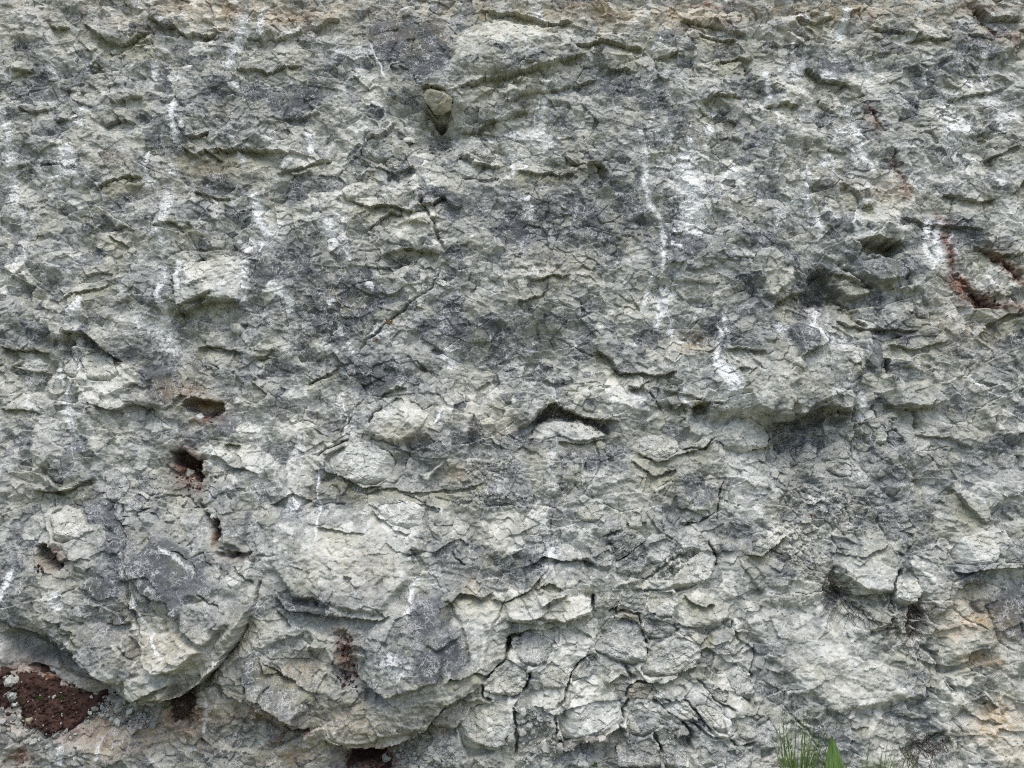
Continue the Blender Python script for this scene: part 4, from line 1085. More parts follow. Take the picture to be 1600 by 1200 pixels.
#STONES#
# name, label, outline, depth (m), tone, how far it stands out (0..1), extra
STONES = [
    ('stone', 'oval grey stone with a shelf across it, above the faceted stone in the dark crack', [(799, 1003), (820, 989), (850, 991), (866, 1003), (866, 1018), (850, 1034), (833, 1041), (815, 1032), (803, 1020)], .075, .58, .55, {}),
    ('stone', 'smooth pale grey faceted stone wedged below the oval stone at the crack corner', [(757, 1062), (775, 1040), (797, 1025), (822, 1042), (825, 1052), (818, 1075), (797, 1087), (770, 1083), (758, 1072)], .085, .72, .6, {}),
    ('rock_block', 'grey upper half of the split dark block, left of a diagonal crack', [(957, 845), (975, 832), (1000, 834), (1006, 842), (985, 857), (960, 877), (956, 860)], .06, .40, .55, {}),
    ('rock_block', 'dark grey lower half of the split block, right of a diagonal crack', [(962, 880), (985, 860), (1006, 846), (1011, 872), (1003, 893), (985, 897), (957, 894)], .06, .42, .55, {}),
    ('stone', 'small wedge of dark grey stone with pale edge, left of the split dark block', [(919, 869), (950, 854), (957, 865), (954, 878), (942, 886), (928, 880)], .05, .48, .6, {}),
    ('stone_slab', 'cream wedge slab pointing down, below the broad pale slab', [(584, 787), (605, 784), (645, 781), (664, 793), (663, 818), (640, 827), (612, 817), (597, 803)], .06, .93, .6, {}),
    ('stone_slab', 'broad cream slab with a small grey stain and overhanging lower edge', [(502, 719), (510, 706), (540, 695), (580, 691), (612, 704), (621, 722), (615, 742), (590, 760), (570, 760), (545, 747), (518, 735)], .07, .86, .6, {}),
    ('boulder', 'rounded pale boulder bulging beside the dark overhang', [(1120, 688), (1130, 668), (1148, 654), (1172, 650), (1190, 660), (1208, 676), (1202, 698), (1165, 707), (1138, 704)], .095, .76, .65, {'facets': 5}),
    ('stone', 'bright white chip of rock below the dark overhang', [(1354, 650), (1352, 640), (1366, 640), (1379, 648), (1376, 655), (1362, 659)], .03, 1.0, .7, {'white': .3}),
    ('stone', 'white angular stone standing upright between a dark crack and dry roots', [(1391, 922), (1395, 898), (1412, 884), (1430, 903), (1435, 922), (1426, 942), (1411, 959), (1395, 955)], .075, .95, .7, {'white': .25}),
    ('stone_slab', 'large white smooth slab sticking out with a straight lower edge', [(1487, 884), (1478, 862), (1500, 840), (1530, 831), (1568, 828), (1575, 840), (1555, 856), (1552, 880), (1520, 884)], .07, .93, .6, {}),
    ('stone_slab', 'grey stepped slab against the large white slab', [(1556, 880), (1558, 858), (1578, 838), (1612, 836), (1615, 872), (1590, 878)], .07, .45, .55, {}),
    ('rock_block', 'pale smooth leaning block with a crack curving round its upper end', [(1045, 918), (1052, 895), (1080, 870), (1104, 856), (1119, 868), (1116, 888), (1100, 905), (1080, 920), (1055, 927)], .07, .84, .55, {}),
    ('stone_slab', 'grey diamond slab with white top corner under the overhanging recess', [(716, 217), (733, 208), (760, 224), (778, 248), (766, 262), (738, 250), (722, 236)], .06, .66, .6, {'white': .2}),
    ('rock_block', 'square grey block jutting from the face left of the olive recess', [(563, 232), (578, 220), (600, 216), (619, 228), (612, 242), (590, 255), (570, 246)], .06, .58, .65, {}),
    ('stone', 'small pale lump tucked under the square grey block', [(602, 252), (612, 241), (622, 246), (621, 262), (606, 265)], .035, .66, .6, {}),
    ('stone', 'flat half round stone lying loose in a ochre pocket below the pale block', [(357, 506), (388, 504), (386, 516), (372, 524), (359, 516)], .045, .72, .75, {}),
    ('stone', 'thin white flake at the very top above the large dark patch', [(609, 22), (630, 13), (648, 11), (648, 17), (626, 24)], .03, 1.0, .6, {}),
    ('stone', 'thin cream flake above the square grey block', [(616, 214), (632, 209), (652, 211), (650, 218), (625, 219)], .03, .95, .6, {}),
    ('rock_block', 'pale buff block with a rounded foot beside the column of chips', [(712, 1132), (722, 1114), (745, 1096), (775, 1092), (800, 1100), (804, 1130), (792, 1152), (772, 1178), (732, 1188), (722, 1168)], .09, .74, .55, {}),
    ('stone', 'wedge stone with a rusty lower edge in the diagonal crack', [(677, 1120), (690, 1106), (722, 1094), (736, 1099), (728, 1117), (708, 1135), (684, 1139)], .06, .66, .6, {'ochre': .25}),
    ('stone', 'grey white cobble sitting on red soil at the left edge', [(5, 1064), (16, 1055), (29, 1059), (31, 1069), (26, 1076), (10, 1072)], .05, .80, .9, {}),
    ('stone', 'mottled dark cobble below the pale cobble on red soil', [(2, 1089), (10, 1081), (26, 1083), (28, 1094), (12, 1099)], .045, .45, .9, {'white': .3}),
    ('stone', 'flat pale stone lowest of the three at the soil edge', [(9, 1103), (17, 1098), (28, 1098), (28, 1104), (15, 1107)], .035, .78, .9, {}),
    ('stone_slab', 'long tilted slab dividing red soil from the undercut', [(33, 1043), (45, 1036), (75, 1045), (111, 1060), (150, 1071), (188, 1086), (196, 1096), (172, 1100), (146, 1096), (140, 1090), (110, 1073), (60, 1056)], .09, .68, .75, {'ochre': .35}),
    ('stone', 'brown muddy stone at the lower edge of the red soil', [(32, 1134), (42, 1122), (54, 1120), (55, 1128), (44, 1135)], .04, .48, .8, {'ochre': .7}),
    ('stone', 'round grey white pebble lowest in the pebble heap', [(172, 1128), (178, 1124), (186, 1128), (184, 1136), (175, 1137)], .028, .92, 1.0, {}),
    ('stone', 'pointed pale stone at the right of the pebble heap', [(187, 1118), (194, 1111), (206, 1108), (203, 1116), (194, 1121)], .028, .86, 1.0, {}),
    ('stone', 'squarish grey stone topmost in the pebble heap', [(172, 1110), (177, 1103), (187, 1102), (188, 1111), (181, 1118)], .032, .55, 1.0, {}),
    ('rock_block', 'rounded dark block with pale crown above the smooth grey hollow', [(163, 762), (170, 747), (192, 739), (204, 752), (203, 768), (190, 786), (177, 788), (165, 776)], .06, .50, .55, {}),
    ('rock_block', 'wide dark block right of the rounded dark block', [(211, 742), (230, 735), (262, 752), (256, 772), (236, 778), (215, 766)], .05, .44, .5, {}),
    ('stone', 'tiny dark wedge held in the crack below the wide dark block', [(210, 772), (218, 770), (222, 776), (216, 783), (211, 780)], .022, .5, .7, {}),
    ('rock_block', 'narrow cracked grey block under the tiny dark wedge', [(196, 785), (215, 783), (242, 784), (242, 792), (214, 796), (202, 804)], .04, .62, .55, {}),
    ('rock_block', 'pale block with a flat base, largest in the niche under the overhang', [(1283, 709), (1302, 697), (1326, 682), (1338, 690), (1338, 717), (1310, 718), (1292, 716)], .06, .66, .5, {}),
    ('stone_slab', 'low grey slab directly beneath the pale flat based block', [(1294, 722), (1328, 721), (1338, 727), (1335, 749), (1308, 740), (1298, 732)], .05, .62, .5, {}),
    ('stone', 'rounded grey nub right of the low slab beside a vertical crack', [(1338, 742), (1346, 735), (1358, 740), (1363, 756), (1352, 768), (1340, 763)], .05, .6, .5, {}),
    ('stone', 'dark pointed stone leaning left of the pale flat based block', [(1248, 726), (1258, 704), (1272, 690), (1288, 697), (1282, 712), (1262, 724)], .055, .5, .5, {}),
    ('stone', 'pale blunt stone furthest left in the niche under the overhang', [(1209, 730), (1222, 710), (1238, 703), (1244, 716), (1239, 730), (1224, 735)], .055, .66, .5, {}),
    ('stone', 'smooth oval pebble stuck upright beside the vertical crack', [(1341, 698), (1346, 690), (1352, 695), (1352, 703), (1346, 706)], .025, .55, .7, {}),
    ('rock_block', 'large pale block with a smooth left face in the jointed rock', [(1002, 1056), (1004, 1035), (1013, 1009), (1040, 998), (1066, 992), (1088, 1004), (1097, 1020), (1085, 1037), (1056, 1055), (1015, 1060)], .075, .72, .45, {}),
    ('stone', 'brownish rounded block locked in the joint below the large pale block', [(982, 1080), (988, 1069), (1018, 1067), (1022, 1080), (1010, 1094), (988, 1094)], .05, .45, .5, {'ochre': .3}),
    ('stone', 'small white angular stone right of the brownish block', [(1022, 1086), (1030, 1077), (1042, 1080), (1039, 1090), (1026, 1093)], .035, .92, .6, {}),
    ('stone_slab', 'long pale slab sloping down right with a white top edge', [(1030, 1097), (1058, 1093), (1078, 1102), (1092, 1118), (1096, 1132), (1070, 1126), (1050, 1116)], .05, .82, .55, {'white': .2}),
    ('stone_slab', 'pale broken slab to the right of the long sloping slab', [(1080, 1096), (1108, 1098), (1126, 1110), (1136, 1146), (1116, 1140), (1098, 1122)], .05, .78, .5, {'white': .15}),
    ('stone', 'blunt grey stone at the right end of the jointed blocks', [(1146, 1122), (1164, 1112), (1180, 1127), (1178, 1146), (1165, 1160), (1152, 1150)], .06, .62, .55, {}),
    ('stone', 'knobbly stone poking from the dark gap under the sloping slab', [(1041, 1128), (1052, 1119), (1064, 1128), (1062, 1140), (1050, 1146)], .05, .52, .6, {}),
    ('rock_block', 'tall pale block with a dark corner beside the smooth rock slope', [(1128, 1046), (1150, 1040), (1170, 1050), (1176, 1080), (1174, 1106), (1160, 1092), (1140, 1070)], .06, .72, .5, {}),
    ('stone', 'small pale wedge to the left of the tall pale block', [(1104, 1074), (1120, 1067), (1134, 1084), (1134, 1098), (1114, 1090)], .045, .7, .5, {}),
    ('rock_block', 'mottled arched block framed by curving cracks', [(926, 1012), (934, 1000), (955, 985), (970, 962), (996, 968), (1008, 1000), (1009, 1028), (992, 1044), (962, 1034)], .06, .62, .42, {'white': .25}),
    ('rock_block', 'squat block with a shadowed olive front right of the arched block', [(1002, 976), (1002, 961), (1030, 964), (1055, 974), (1058, 985), (1040, 998), (1012, 1002)], .05, .62, .5, {}),
    ('stone', 'square pale block with an open crack down its left side', [(928, 952), (930, 922), (950, 918), (968, 920), (967, 942), (948, 952)], .055, .68, .5, {}),
    ('rock_block', 'dark grey rough block at the bottom edge under the brown pocket', [(962, 1170), (985, 1160), (1015, 1152), (1032, 1165), (1036, 1205), (968, 1205)], .07, .42, .5, {}),
    ('rock_block', 'grey rounded block above the dark rough block', [(976, 1140), (985, 1112), (1005, 1105), (1032, 1112), (1030, 1138), (1008, 1155), (985, 1150)], .06, .52, .5, {}),
    ('rock_block', 'pale chamfered block below the broken slab near the bottom edge', [(1085, 1180), (1100, 1158), (1125, 1152), (1136, 1162), (1122, 1190), (1100, 1200)], .06, .62, .5, {}),
    ('stone', 'white shard leaning at the bottom edge by a dark hollow', [(902, 1182), (908, 1177), (914, 1180), (926, 1206), (904, 1206)], .035, .98, .7, {'white': .3}),
    ('stone_slab', 'scooped slab with a pale rim below the pale band', [(893, 800), (908, 790), (930, 781), (946, 789), (942, 803), (922, 818), (898, 812)], .05, .64, .55, {}),
    ('stone', 'squared pale stone standing in the gap above the split block', [(981, 826), (983, 801), (992, 797), (1001, 801), (1002, 822), (992, 830)], .05, .74, .55, {}),
    ('stone', 'thin leaning splinter left of the squared pale stone', [(965, 827), (968, 813), (977, 811), (976, 826), (969, 831)], .03, .68, .6, {}),
    ('rock_block', 'pale block with a dark cut side above the open joint', [(996, 704), (998, 690), (1016, 678), (1056, 682), (1063, 700), (1044, 716), (1024, 717)], .05, .68, .5, {}),
    ('rock_block', 'big cream block with an overhanging lip at the foot of the face', [(866, 1114), (888, 1100), (930, 1094), (974, 1092), (972, 1110), (975, 1127), (942, 1148), (912, 1146), (881, 1165), (872, 1140)], .08, .80, .5, {}),
    ('stone', 'pale shell shaped stone right of the white chip under the overhang', [(1366, 676), (1378, 660), (1388, 668), (1386, 690), (1378, 702), (1370, 694)], .04, .74, .5, {'white': .3}),
    ('stone', 'small grey chunk on the ledge above the left reddish hollow', [(267, 672), (280, 670), (285, 680), (276, 688), (267, 684)], .035, .52, .75, {}),
    ('rock_block', 'flat pale block under the long shelf, left of the squat olive fronted block', [(968, 922), (1000, 915), (1012, 930), (1004, 955), (976, 952), (968, 945)], .05, .68, .4, {}),
    ('rock_block', 'broad pale step of rock right of the square pale block with the white lower corner', [(1012, 922), (1050, 920), (1052, 945), (1050, 968), (1030, 962), (1008, 952)], .05, .70, .35, {}),
    ('rock_block', 'grey tilted block below the oval stone, left of the forked crack', [(838, 1048), (862, 1030), (890, 1044), (884, 1068), (862, 1078), (845, 1066)], .05, .66, .35, {}),
    ('rock_block', 'long pale block with a diagonal top between the forked crack and the arched block', [(900, 1040), (928, 1022), (936, 1030), (934, 1050), (905, 1062), (890, 1070), (892, 1054)], .05, .62, .4, {}),
    ('stone', 'pale crumbly stone right under the squat olive fronted block', [(1062, 980), (1076, 976), (1084, 984), (1078, 992), (1064, 990)], .04, .68, .5, {}),
    ('rock_block', 'bluish grey block with a sharp lower point, right of the tall pale block', [(1110, 1004), (1135, 996), (1148, 1006), (1140, 1020), (1118, 1026)], .04, .55, .4, {}),
    ('rock_block', 'dark wedge block at the bottom edge right of the dark rough block', [(1036, 1168), (1058, 1158), (1074, 1172), (1070, 1205), (1038, 1205)], .06, .48, .4, {}),
    ('rock_block', 'grey block at the bottom edge left of the chamfered block', [(1130, 1166), (1158, 1160), (1176, 1172), (1170, 1205), (1128, 1205)], .06, .58, .4, {}),
    ('rock_block', 'narrow pale block at the bottom edge beside the tall grass', [(1180, 1130), (1200, 1118), (1212, 1140), (1206, 1180), (1186, 1190)], .05, .66, .35, {}),
    ('stone_slab', 'pale shelf with a sharp pointed right end above the leaning block', [(1010, 846), (1040, 838), (1060, 852), (1048, 866), (1022, 884), (1010, 880)], .05, .64, .4, {}),
    ('rock_block', 'white topped block with stepped edge at the upper right of the leaning block', [(1166, 862), (1184, 842), (1214, 828), (1224, 834), (1204, 852), (1186, 866)], .05, .88, .4, {'white': .3}),
    ('rock_block', 'cream blocky nose in the upper left group of pale stones', [(128, 560), (150, 548), (178, 562), (196, 586), (176, 600), (146, 596)], .06, .82, .4, {}),
    ('stone', 'narrow cream stone left of the cream blocky nose', [(102, 570), (116, 558), (126, 566), (126, 592), (110, 594)], .05, .76, .4, {}),
    ('stone_slab', 'white sloping slab at the far left below the arched ledge', [(12, 573), (38, 561), (60, 562), (76, 570), (74, 582), (44, 578)], .05, .86, .4, {}),
    ('rock_block', 'pale angular block with dark upper corner at the lower left pit', [(88, 800), (108, 788), (134, 800), (148, 826), (130, 842), (112, 850), (96, 846)], .06, .80, .35, {}),
    ('stone', 'rounded olive mossy stone in the dark hole at the upper centre', [(659, 150), (674, 141), (694, 145), (708, 160), (706, 178), (694, 187), (680, 184), (667, 168)], .10, .44, 2.3, {'olive_tint': 1.0, 'ochre': .2}),
    ('stone', 'small cream pebble inside the upper ochre pocket', [(308, 649), (316, 645), (321, 652), (314, 660), (308, 656)], .028, .85, .9, {}),
    ('stone', 'reddish flat stone at the right of the ochre pocket', [(326, 657), (338, 650), (347, 648), (344, 657), (332, 666)], .03, .4, .8, {'clay': .35}),
    ('stone', 'pale lump inside the reddish hollow', [(274, 740), (284, 732), (295, 736), (294, 747), (280, 748)], .04, .7, .7, {'ochre': .3}),
    ('stone', 'white round pebble at the bottom beside the dark red hollow', [(591, 1192), (600, 1185), (611, 1190), (610, 1202), (596, 1206)], .04, .85, .8, {}),
    ('stone', 'small pale stone lodged left of the large white slab', [(1474, 855), (1480, 851), (1487, 853), (1485, 859), (1477, 860)], .02, .95, .7, {}),
]
SEAT = {}
for k, (nm, lab, poly, th, tone, proud, ex) in enumerate(STONES):     # how high the rock stands where each stone is lodged
    cx, cy = sum(p[0] for p in poly) / len(poly), sum(p[1] for p in poly) / len(poly)
    rr = (max(p[0] for p in poly) - min(p[0] for p in poly) + max(p[1] for p in poly) - min(p[1] for p in poly)) / 4
    SEAT[1000 + 17 * k] = .5 * mean_h(cx, cy, rr * 1.1) + .5 * mean_h(cx, cy, rr * .5)
LOOSE = ('cobble', 'pebble', 'lowest of the three', 'loose', 'heap', 'muddy', 'mossy stone', 'chunk', 'splinter', 'flake', 'chip of', 'lump inside', 'small pale stone')
BLOCKS = {}
for k, (nm, lab, poly, th, tone, proud, ex) in enumerate(STONES):
    if not any(q in lab for q in LOOSE):
        BLOCKS[1000 + 17 * k] = block_mesh(poly, th * .62, 1000 + 17 * k, SEAT[1000 + 17 * k], proud, None)
for k, (nm, lab, poly, th, tone, proud, ex) in enumerate(STONES):     # the socket it sits in
    b = box(poly, 10)
    if b is None:
        continue
    q = smooth(1.6, 4.0, poly_sd(PX[b] + (WX[b] - PX[b]) * .3, PY[b] + (WY[b] - PY[b]) * .3, poly))
    H[b] = H[b] * (1 - q) + np.minimum(H[b], SEAT[1000 + 17 * k] - .035 - .35 * th) * q
for k, (nm, lab, poly, th, tone, proud, ex) in enumerate(STONES):
    ex = dict(ex)
    cat = {'stone': 'stone', 'rock_block': 'rock block', 'stone_slab': 'stone slab', 'boulder': 'boulder'}[nm]
    add_stone(nm, lab, cat, poly, th * .62, tone, 1000 + 17 * k, proud=proud, **ex)


def blob(cx, cy, a, b, turn, n=8, seed=0):
    r = random.Random(seed)
    out = []
    for k in range(n):
        t = 6.2832 * (k + r.uniform(-.3, .3)) / n
        q = r.uniform(.75, 1.1)
        x, y = a * q * math.cos(t), b * q * math.sin(t)
        out.append((cx + x * math.cos(turn) - y * math.sin(turn), cy + x * math.sin(turn) + y * math.cos(turn)))
    return out


def pebble_proto(seed):
    P = blob(0, 0, 1.0, .72, 0, 8, seed)
    co, f, nz_, a, b, size = stone_mesh(P, 1.0, .62, seed, 9)
    return co.astype(np.float32), f


def scatter(name, label, cat, group, spots, tone, seed, lift=.3, clay=0.0):
    """loose stones of one heap; every one its own object"""
    r = random.Random(seed)
    protos = []
    for k in range(5):
        co, f = pebble_proto(seed + 40 + k)
        n = len(co)
        tn = np.full(n, tone[0] + (tone[1] - tone[0]) * k / 4)
        o = link_mesh(name, co, f, ROCK, attrs={'tone': tn, 'clay': np.full(n, clay), 'warm': np.full(n, .4)})
        finish(o, label, cat, group)
        protos.append([o, False])
    for X, Y, rad in spots:
        pr = r.choice(protos)
        if pr[1]:
            o = pr[0].copy()
            scn.collection.objects.link(o)
        else:
            o, pr[1] = pr[0], True
        q = rad * px_size(X, Y)
        o.location = surf(X, Y, q * lift)
        o.scale = (q, q * r.uniform(.8, 1.1), q * r.uniform(.75, 1.1))
        o.rotation_euler = (r.uniform(-.5, .5), r.uniform(0, 6.28), r.uniform(-.5, .5))
    for o, used in protos:
        if not used:
            bpy.data.objects.remove(o)


def in_poly(X, Y, pts):
    c = False
    for (ax, ay), (bx, by) in zip(pts, pts[1:] + pts[:1]):
        if (ay > Y) != (by > Y) and X < (bx - ax) * (Y - ay) / (by - ay) + ax:
            c = not c
    return c


def fill(poly, n, lo, hi, seed):
    r = random.Random(seed)
    out = []
    x0, x1 = min(p[0] for p in poly), max(p[0] for p in poly)
    y0, y1 = min(p[1] for p in poly), max(p[1] for p in poly)
    tries = 0
    while len(out) < n and tries < 6000:
        tries += 1
        X, Y = r.uniform(x0, x1), r.uniform(y0, y1)
        rad = lo + (hi - lo) * r.random() ** 1.7
        if in_poly(X, Y, poly) and all((X - a) ** 2 + (Y - b) ** 2 > (.8 * (rad + c)) ** 2 for a, b, c in out):
            out.append((X, Y, rad))
    return out


# ------------------------------------------------------------------ red soil on the ledge
SOIL_POLY = [(-60, 1040), (20, 1046), (60, 1056), (110, 1072), (150, 1092), (168, 1100), (160, 1112), (140, 1122), (120, 1130), (100, 1142), (75, 1150), (50, 1138), (34, 1128), (30, 1108), (-60, 1112)]
SOIL2_POLY = [(270, 1096), (282, 1088), (300, 1084), (312, 1088), (300, 1108), (285, 1126), (272, 1126)]
SOIL3_POLY = [(540, 1168), (600, 1168), (612, 1200), (600, 1230), (535, 1230)]


def soil_patch(name, poly, label, seed, rise=.008):
    x0, x1 = min(p[0] for p in poly) - 14, max(p[0] for p in poly) + 14
    y0, y1 = min(p[1] for p in poly) - 14, max(p[1] for p in poly) + 14
    nx, ny = int((x1 - x0) / 1.6), int((y1 - y0) / 1.6)
    gx, gy = np.meshgrid(np.linspace(x0, x1, nx), np.linspace(y0, y1, ny))
    x, z = to_wall(gx, gy)
    i = np.clip(np.searchsorted(zs, z) - 1, 0, SH[0] - 2)
    j = np.clip(np.searchsorted(xs, x) - 1, 0, SH[1] - 2)
    hh = H[i, j].astype(np.float64)
    k = 9                                                          # smooth the rock below
    pad = np.pad(hh, k, mode='edge')
    cs = np.cumsum(np.cumsum(pad, 0), 1)
    sm = (cs[2 * k:, 2 * k:] - cs[:-2 * k, 2 * k:] - cs[2 * k:, :-2 * k] + cs[:-2 * k, :-2 * k]) / (4 * k * k)
    sm = sm[:hh.shape[0], :hh.shape[1]]
    sdist = poly_sd((gx + 9 * vnoise(gx / 26, gy / 26, seed + 8) + 5 * vnoise(gx / 9, gy / 9, seed)).astype(np.float32), (gy + 9 * vnoise(gx / 26, gy / 26, seed + 9) + 5 * vnoise(gx / 9, gy / 9, seed + 1)).astype(np.float32), poly)
    lift = rise * smooth(-2, 10, sdist) - .05 * smooth(3, -8, sdist)
    hgt = sm + lift + .004 * vnoise(gx / 6, gy / 6, seed + 2) + .003 * vnoise(gx / 2.6, gy / 2.6, seed + 3) + .008 * vnoise(gx / 22, gy / 22, seed + 4)
    SOILS.append((x0, y0, x1, y1, hgt))
    co = np.stack([x, z * TL - hgt, z], -1).reshape(-1, 3)
    o = link_mesh(name, co, grid_faces(ny, nx), SOIL)
    finish(o, label, kind='structure')


soil_patch('soil', SOIL_POLY, 'red brown soil in the ledge at the lower left', 5, .022)
soil_patch('soil', SOIL2_POLY, 'red brown soil in the pocket beside the pebble heap', 6)
soil_patch('soil', SOIL3_POLY, 'dark red soil in the hollow at the bottom', 7)

# ------------------------------------------------------------------ loose stones and chips
HEAP = [(132, 1118), (150, 1102), (190, 1098), (208, 1104), (245, 1120), (246, 1140), (215, 1138), (180, 1134), (150, 1124), (128, 1126)]
scatter('pebble', 'small grey pebble in the loose heap at the end of the red soil', 'pebble', 'pebbles in the heap beside the red soil', fill(HEAP, 120, 3.0, 8.5, 3), (.35, .85), 300, .8)
scatter('pebble', 'small pale pebble scattered on the red soil', 'pebble', 'pebbles scattered on the red soil',
        fill([(40, 1080), (130, 1095), (110, 1130), (80, 1148), (50, 1130)], 20, .9, 2.6, 4) + [(83, 1090, 4.2), (136, 1093, 3.2), (75, 1090, 2)], (.7, .95), 320, .8, .12)
COLUMN = [(812, 1110), (828, 1096), (840, 1092), (856, 1108), (868, 1118), (876, 1150), (872, 1176), (840, 1192), (815, 1190), (812, 1150)]
scatter('rock_chip', 'grey rubble piece along the lower edge of the red soil', 'rock chip', 'rubble along the lower edge of the red soil',
        fill([(0, 1108), (34, 1112), (40, 1132), (80, 1152), (130, 1130), (140, 1124), (120, 1150), (70, 1170), (20, 1150), (0, 1140)], 44, 2.4, 8.0, 15), (.4, .85), 500, .5, .06)
scatter('rock_chip', 'pale broken chip in the column of rubble at the foot of the face', 'rock chip', 'chips in the column of rubble', fill(COLUMN, 46, 3.5, 10.5, 5), (.6, .85), 340, .35)
scatter('rock_chip', 'small pale chip in the crumbling patch beside the dark red hollow', 'rock chip', 'chips beside the dark red hollow',
        fill([(610, 1178), (640, 1158), (672, 1142), (690, 1150), (712, 1160), (716, 1196), (620, 1200)], 46, 3.0, 9.0, 6), (.55, .8), 360, .3)
scatter('rock_chip', 'tiny dark chip in the rubble pocket right of the broad pale slab', 'rock chip', 'chips in the rubble pocket',
        fill([(728, 735), (745, 722), (790, 718), (800, 745), (770, 750), (740, 755)], 30, 2.0, 5.4, 7) + fill([(700, 782), (740, 768), (815, 772), (830, 790), (760, 796)], 34, 2.0, 5.4, 8), (.3, .75), 380, .4)
scatter('rock_chip', 'tiny chip on the crumbling grey slope right of the rounded boulder', 'rock chip', 'chips on the crumbling slope',
        fill([(1210, 790), (1250, 760), (1340, 770), (1380, 800), (1330, 812), (1280, 830), (1260, 890), (1235, 880)], 80, 1.8, 5.0, 9), (.25, .85), 400, .35)
scatter('rock_chip', 'small chip in the gully below the olive recess', 'rock chip', 'chips in the gully below the olive recess',
        fill([(672, 205), (700, 200), (708, 230), (680, 240), (668, 225)], 26, 2.0, 5.0, 10), (.25, .7), 420, .4)
scatter('rock_chip', 'small chip caught in the slope between the split block and the leaning block', 'rock chip', 'chips above the leaning block',
        fill([(1010, 905), (1020, 880), (1060, 862), (1085, 850), (1095, 856), (1050, 885), (1030, 905)], 36, 1.8, 5.0, 11), (.35, .8), 440, .4)
scatter('rock_chip', 'small chip among the roots below the white angular stone', 'rock chip', 'chips among the roots',
        fill([(1415, 990), (1440, 985), (1445, 1010), (1420, 1015)], 14, 1.2, 3.6, 12), (.5, .95), 460, .4)
scatter('rock_chip', 'small chip on the floor of the arched cave above the white band', 'rock chip', 'chips in the arched cave',
        fill([(862, 636), (905, 654), (948, 668), (940, 676), (900, 660), (855, 650)], 24, 1.2, 3.4, 13), (.3, .7), 480, .4)

def grit(name, label, polys, mat, seed, lo, hi, attrs=None):
    """crumbs nobody could count: one object"""
    r = np.random.default_rng(seed)
    O = np.array([(1, 0, 0), (-1, 0, 0), (0, 1, 0), (0, -1, 0), (0, 0, 1), (0, 0, -1)], float)
    T = np.array([(0, 2, 4), (2, 1, 4), (1, 3, 4), (3, 0, 4), (2, 0, 5), (1, 2, 5), (3, 1, 5), (0, 3, 5)])
    co, fc, tn = [], [], []
    for poly, n in polys:
        x0, x1 = min(p[0] for p in poly), max(p[0] for p in poly)
        y0, y1 = min(p[1] for p in poly), max(p[1] for p in poly)
        k = 0
        while k < n:
            X, Y = r.uniform(x0, x1), r.uniform(y0, y1)
            if not in_poly(X + r.normal(0, 6), Y + r.normal(0, 5), poly):
                continue
            k += 1
            q = lo + (hi - lo) * r.random() ** 3
            p = np.array(surf(X, Y, q * .4 + r.uniform(0, .004)))
            m = O * r.uniform(.5, 1.25, (6, 1)) * q + r.normal(0, .22, (6, 3)) * q
            fc.append(T + 6 * len(co))
            co.append(p + m)
            tn.append(np.full(6, r.uniform(.3, .85)))
    co, fc = np.concatenate(co), np.concatenate(fc)
    at = {'tone': np.concatenate(tn), 'warm': np.full(len(co), .3)} if mat is ROCK else None
    finish(link_mesh(name, co, fc, mat, attrs=at), label, kind='stuff')


grit('soil_crumbs', 'crumbs of red brown earth over the soil pockets',
     [(SOIL_POLY, 1500), (SOIL2_POLY, 260), (SOIL3_POLY, 300), ([(268, 722), (300, 735), (314, 752), (312, 766), (288, 756)], 120), ([(534, 985), (556, 990), (566, 1040), (556, 1070), (538, 1060)], 160),
      ([(72, 870), (100, 872), (108, 888), (86, 890)], 60), ([(1500, 450), (1560, 478), (1530, 484)], 90)], SOIL, 61, .0015, .010)
grit('gravel', 'fine grey grit caught on the crumbling slopes and in the pockets',
     [([(1210, 800), (1250, 760), (1340, 770), (1400, 800), (1420, 840), (1330, 812), (1280, 830), (1270, 900), (1235, 890)], 900), (HEAP, 420), (SOIL_POLY, 50), (COLUMN, 260),
      ([(610, 1180), (640, 1158), (672, 1142), (712, 1160), (716, 1196), (620, 1200)], 320), ([(728, 735), (745, 722), (790, 718), (800, 745), (760, 755)], 260), ([(700, 782), (740, 768), (815, 772), (830, 790), (760, 796)], 240),
      ([(672, 205), (700, 200), (708, 235), (680, 240)], 170), ([(1010, 905), (1040, 870), (1095, 852), (1050, 888), (1030, 908)], 200), ([(1415, 950), (1445, 970), (1450, 1030), (1425, 1040)], 240), ([(1295, 900), (1320, 940), (1370, 965), (1330, 960)], 160),
      ([(862, 636), (905, 654), (960, 668), (940, 682), (900, 662), (855, 650)], 160), ([(1245, 690), (1300, 670), (1345, 680), (1345, 700), (1260, 720)], 160), ([(1010, 1090), (1050, 1130), (1080, 1150), (1040, 1165)], 160), ([(860, 1105), (900, 1160), (960, 1165), (900, 1195)], 160),
      ([(1400, 1175), (1470, 1145), (1490, 1160), (1420, 1195)], 160), ([(600, 500), (640, 476), (690, 420), (700, 440), (650, 490)], 130), ([(105, 560), (140, 545), (165, 560), (120, 575)], 80)], ROCK, 62, .0015, .0075)

# ------------------------------------------------------------------ plants and roots
def tube(pts, radii, sides=4):
    co, fc = [], []
    for k, p in enumerate(pts):
        t = (pts[min(k + 1, len(pts) - 1)] - pts[max(k - 1, 0)]).normalized()
        a = t.cross(Vector((0.3, 1, 0.1))).normalized()
        b = t.cross(a)
        for q in range(sides):
            an = 6.2832 * q / sides
            co.append(p + (a * math.cos(an) + b * math.sin(an)) * radii[k])
        if k:
            o = (k - 1) * sides
            for q in range(sides):
                fc.append((o + q, o + (q + 1) % sides, o + sides + (q + 1) % sides, o + sides + q))
    return co, fc


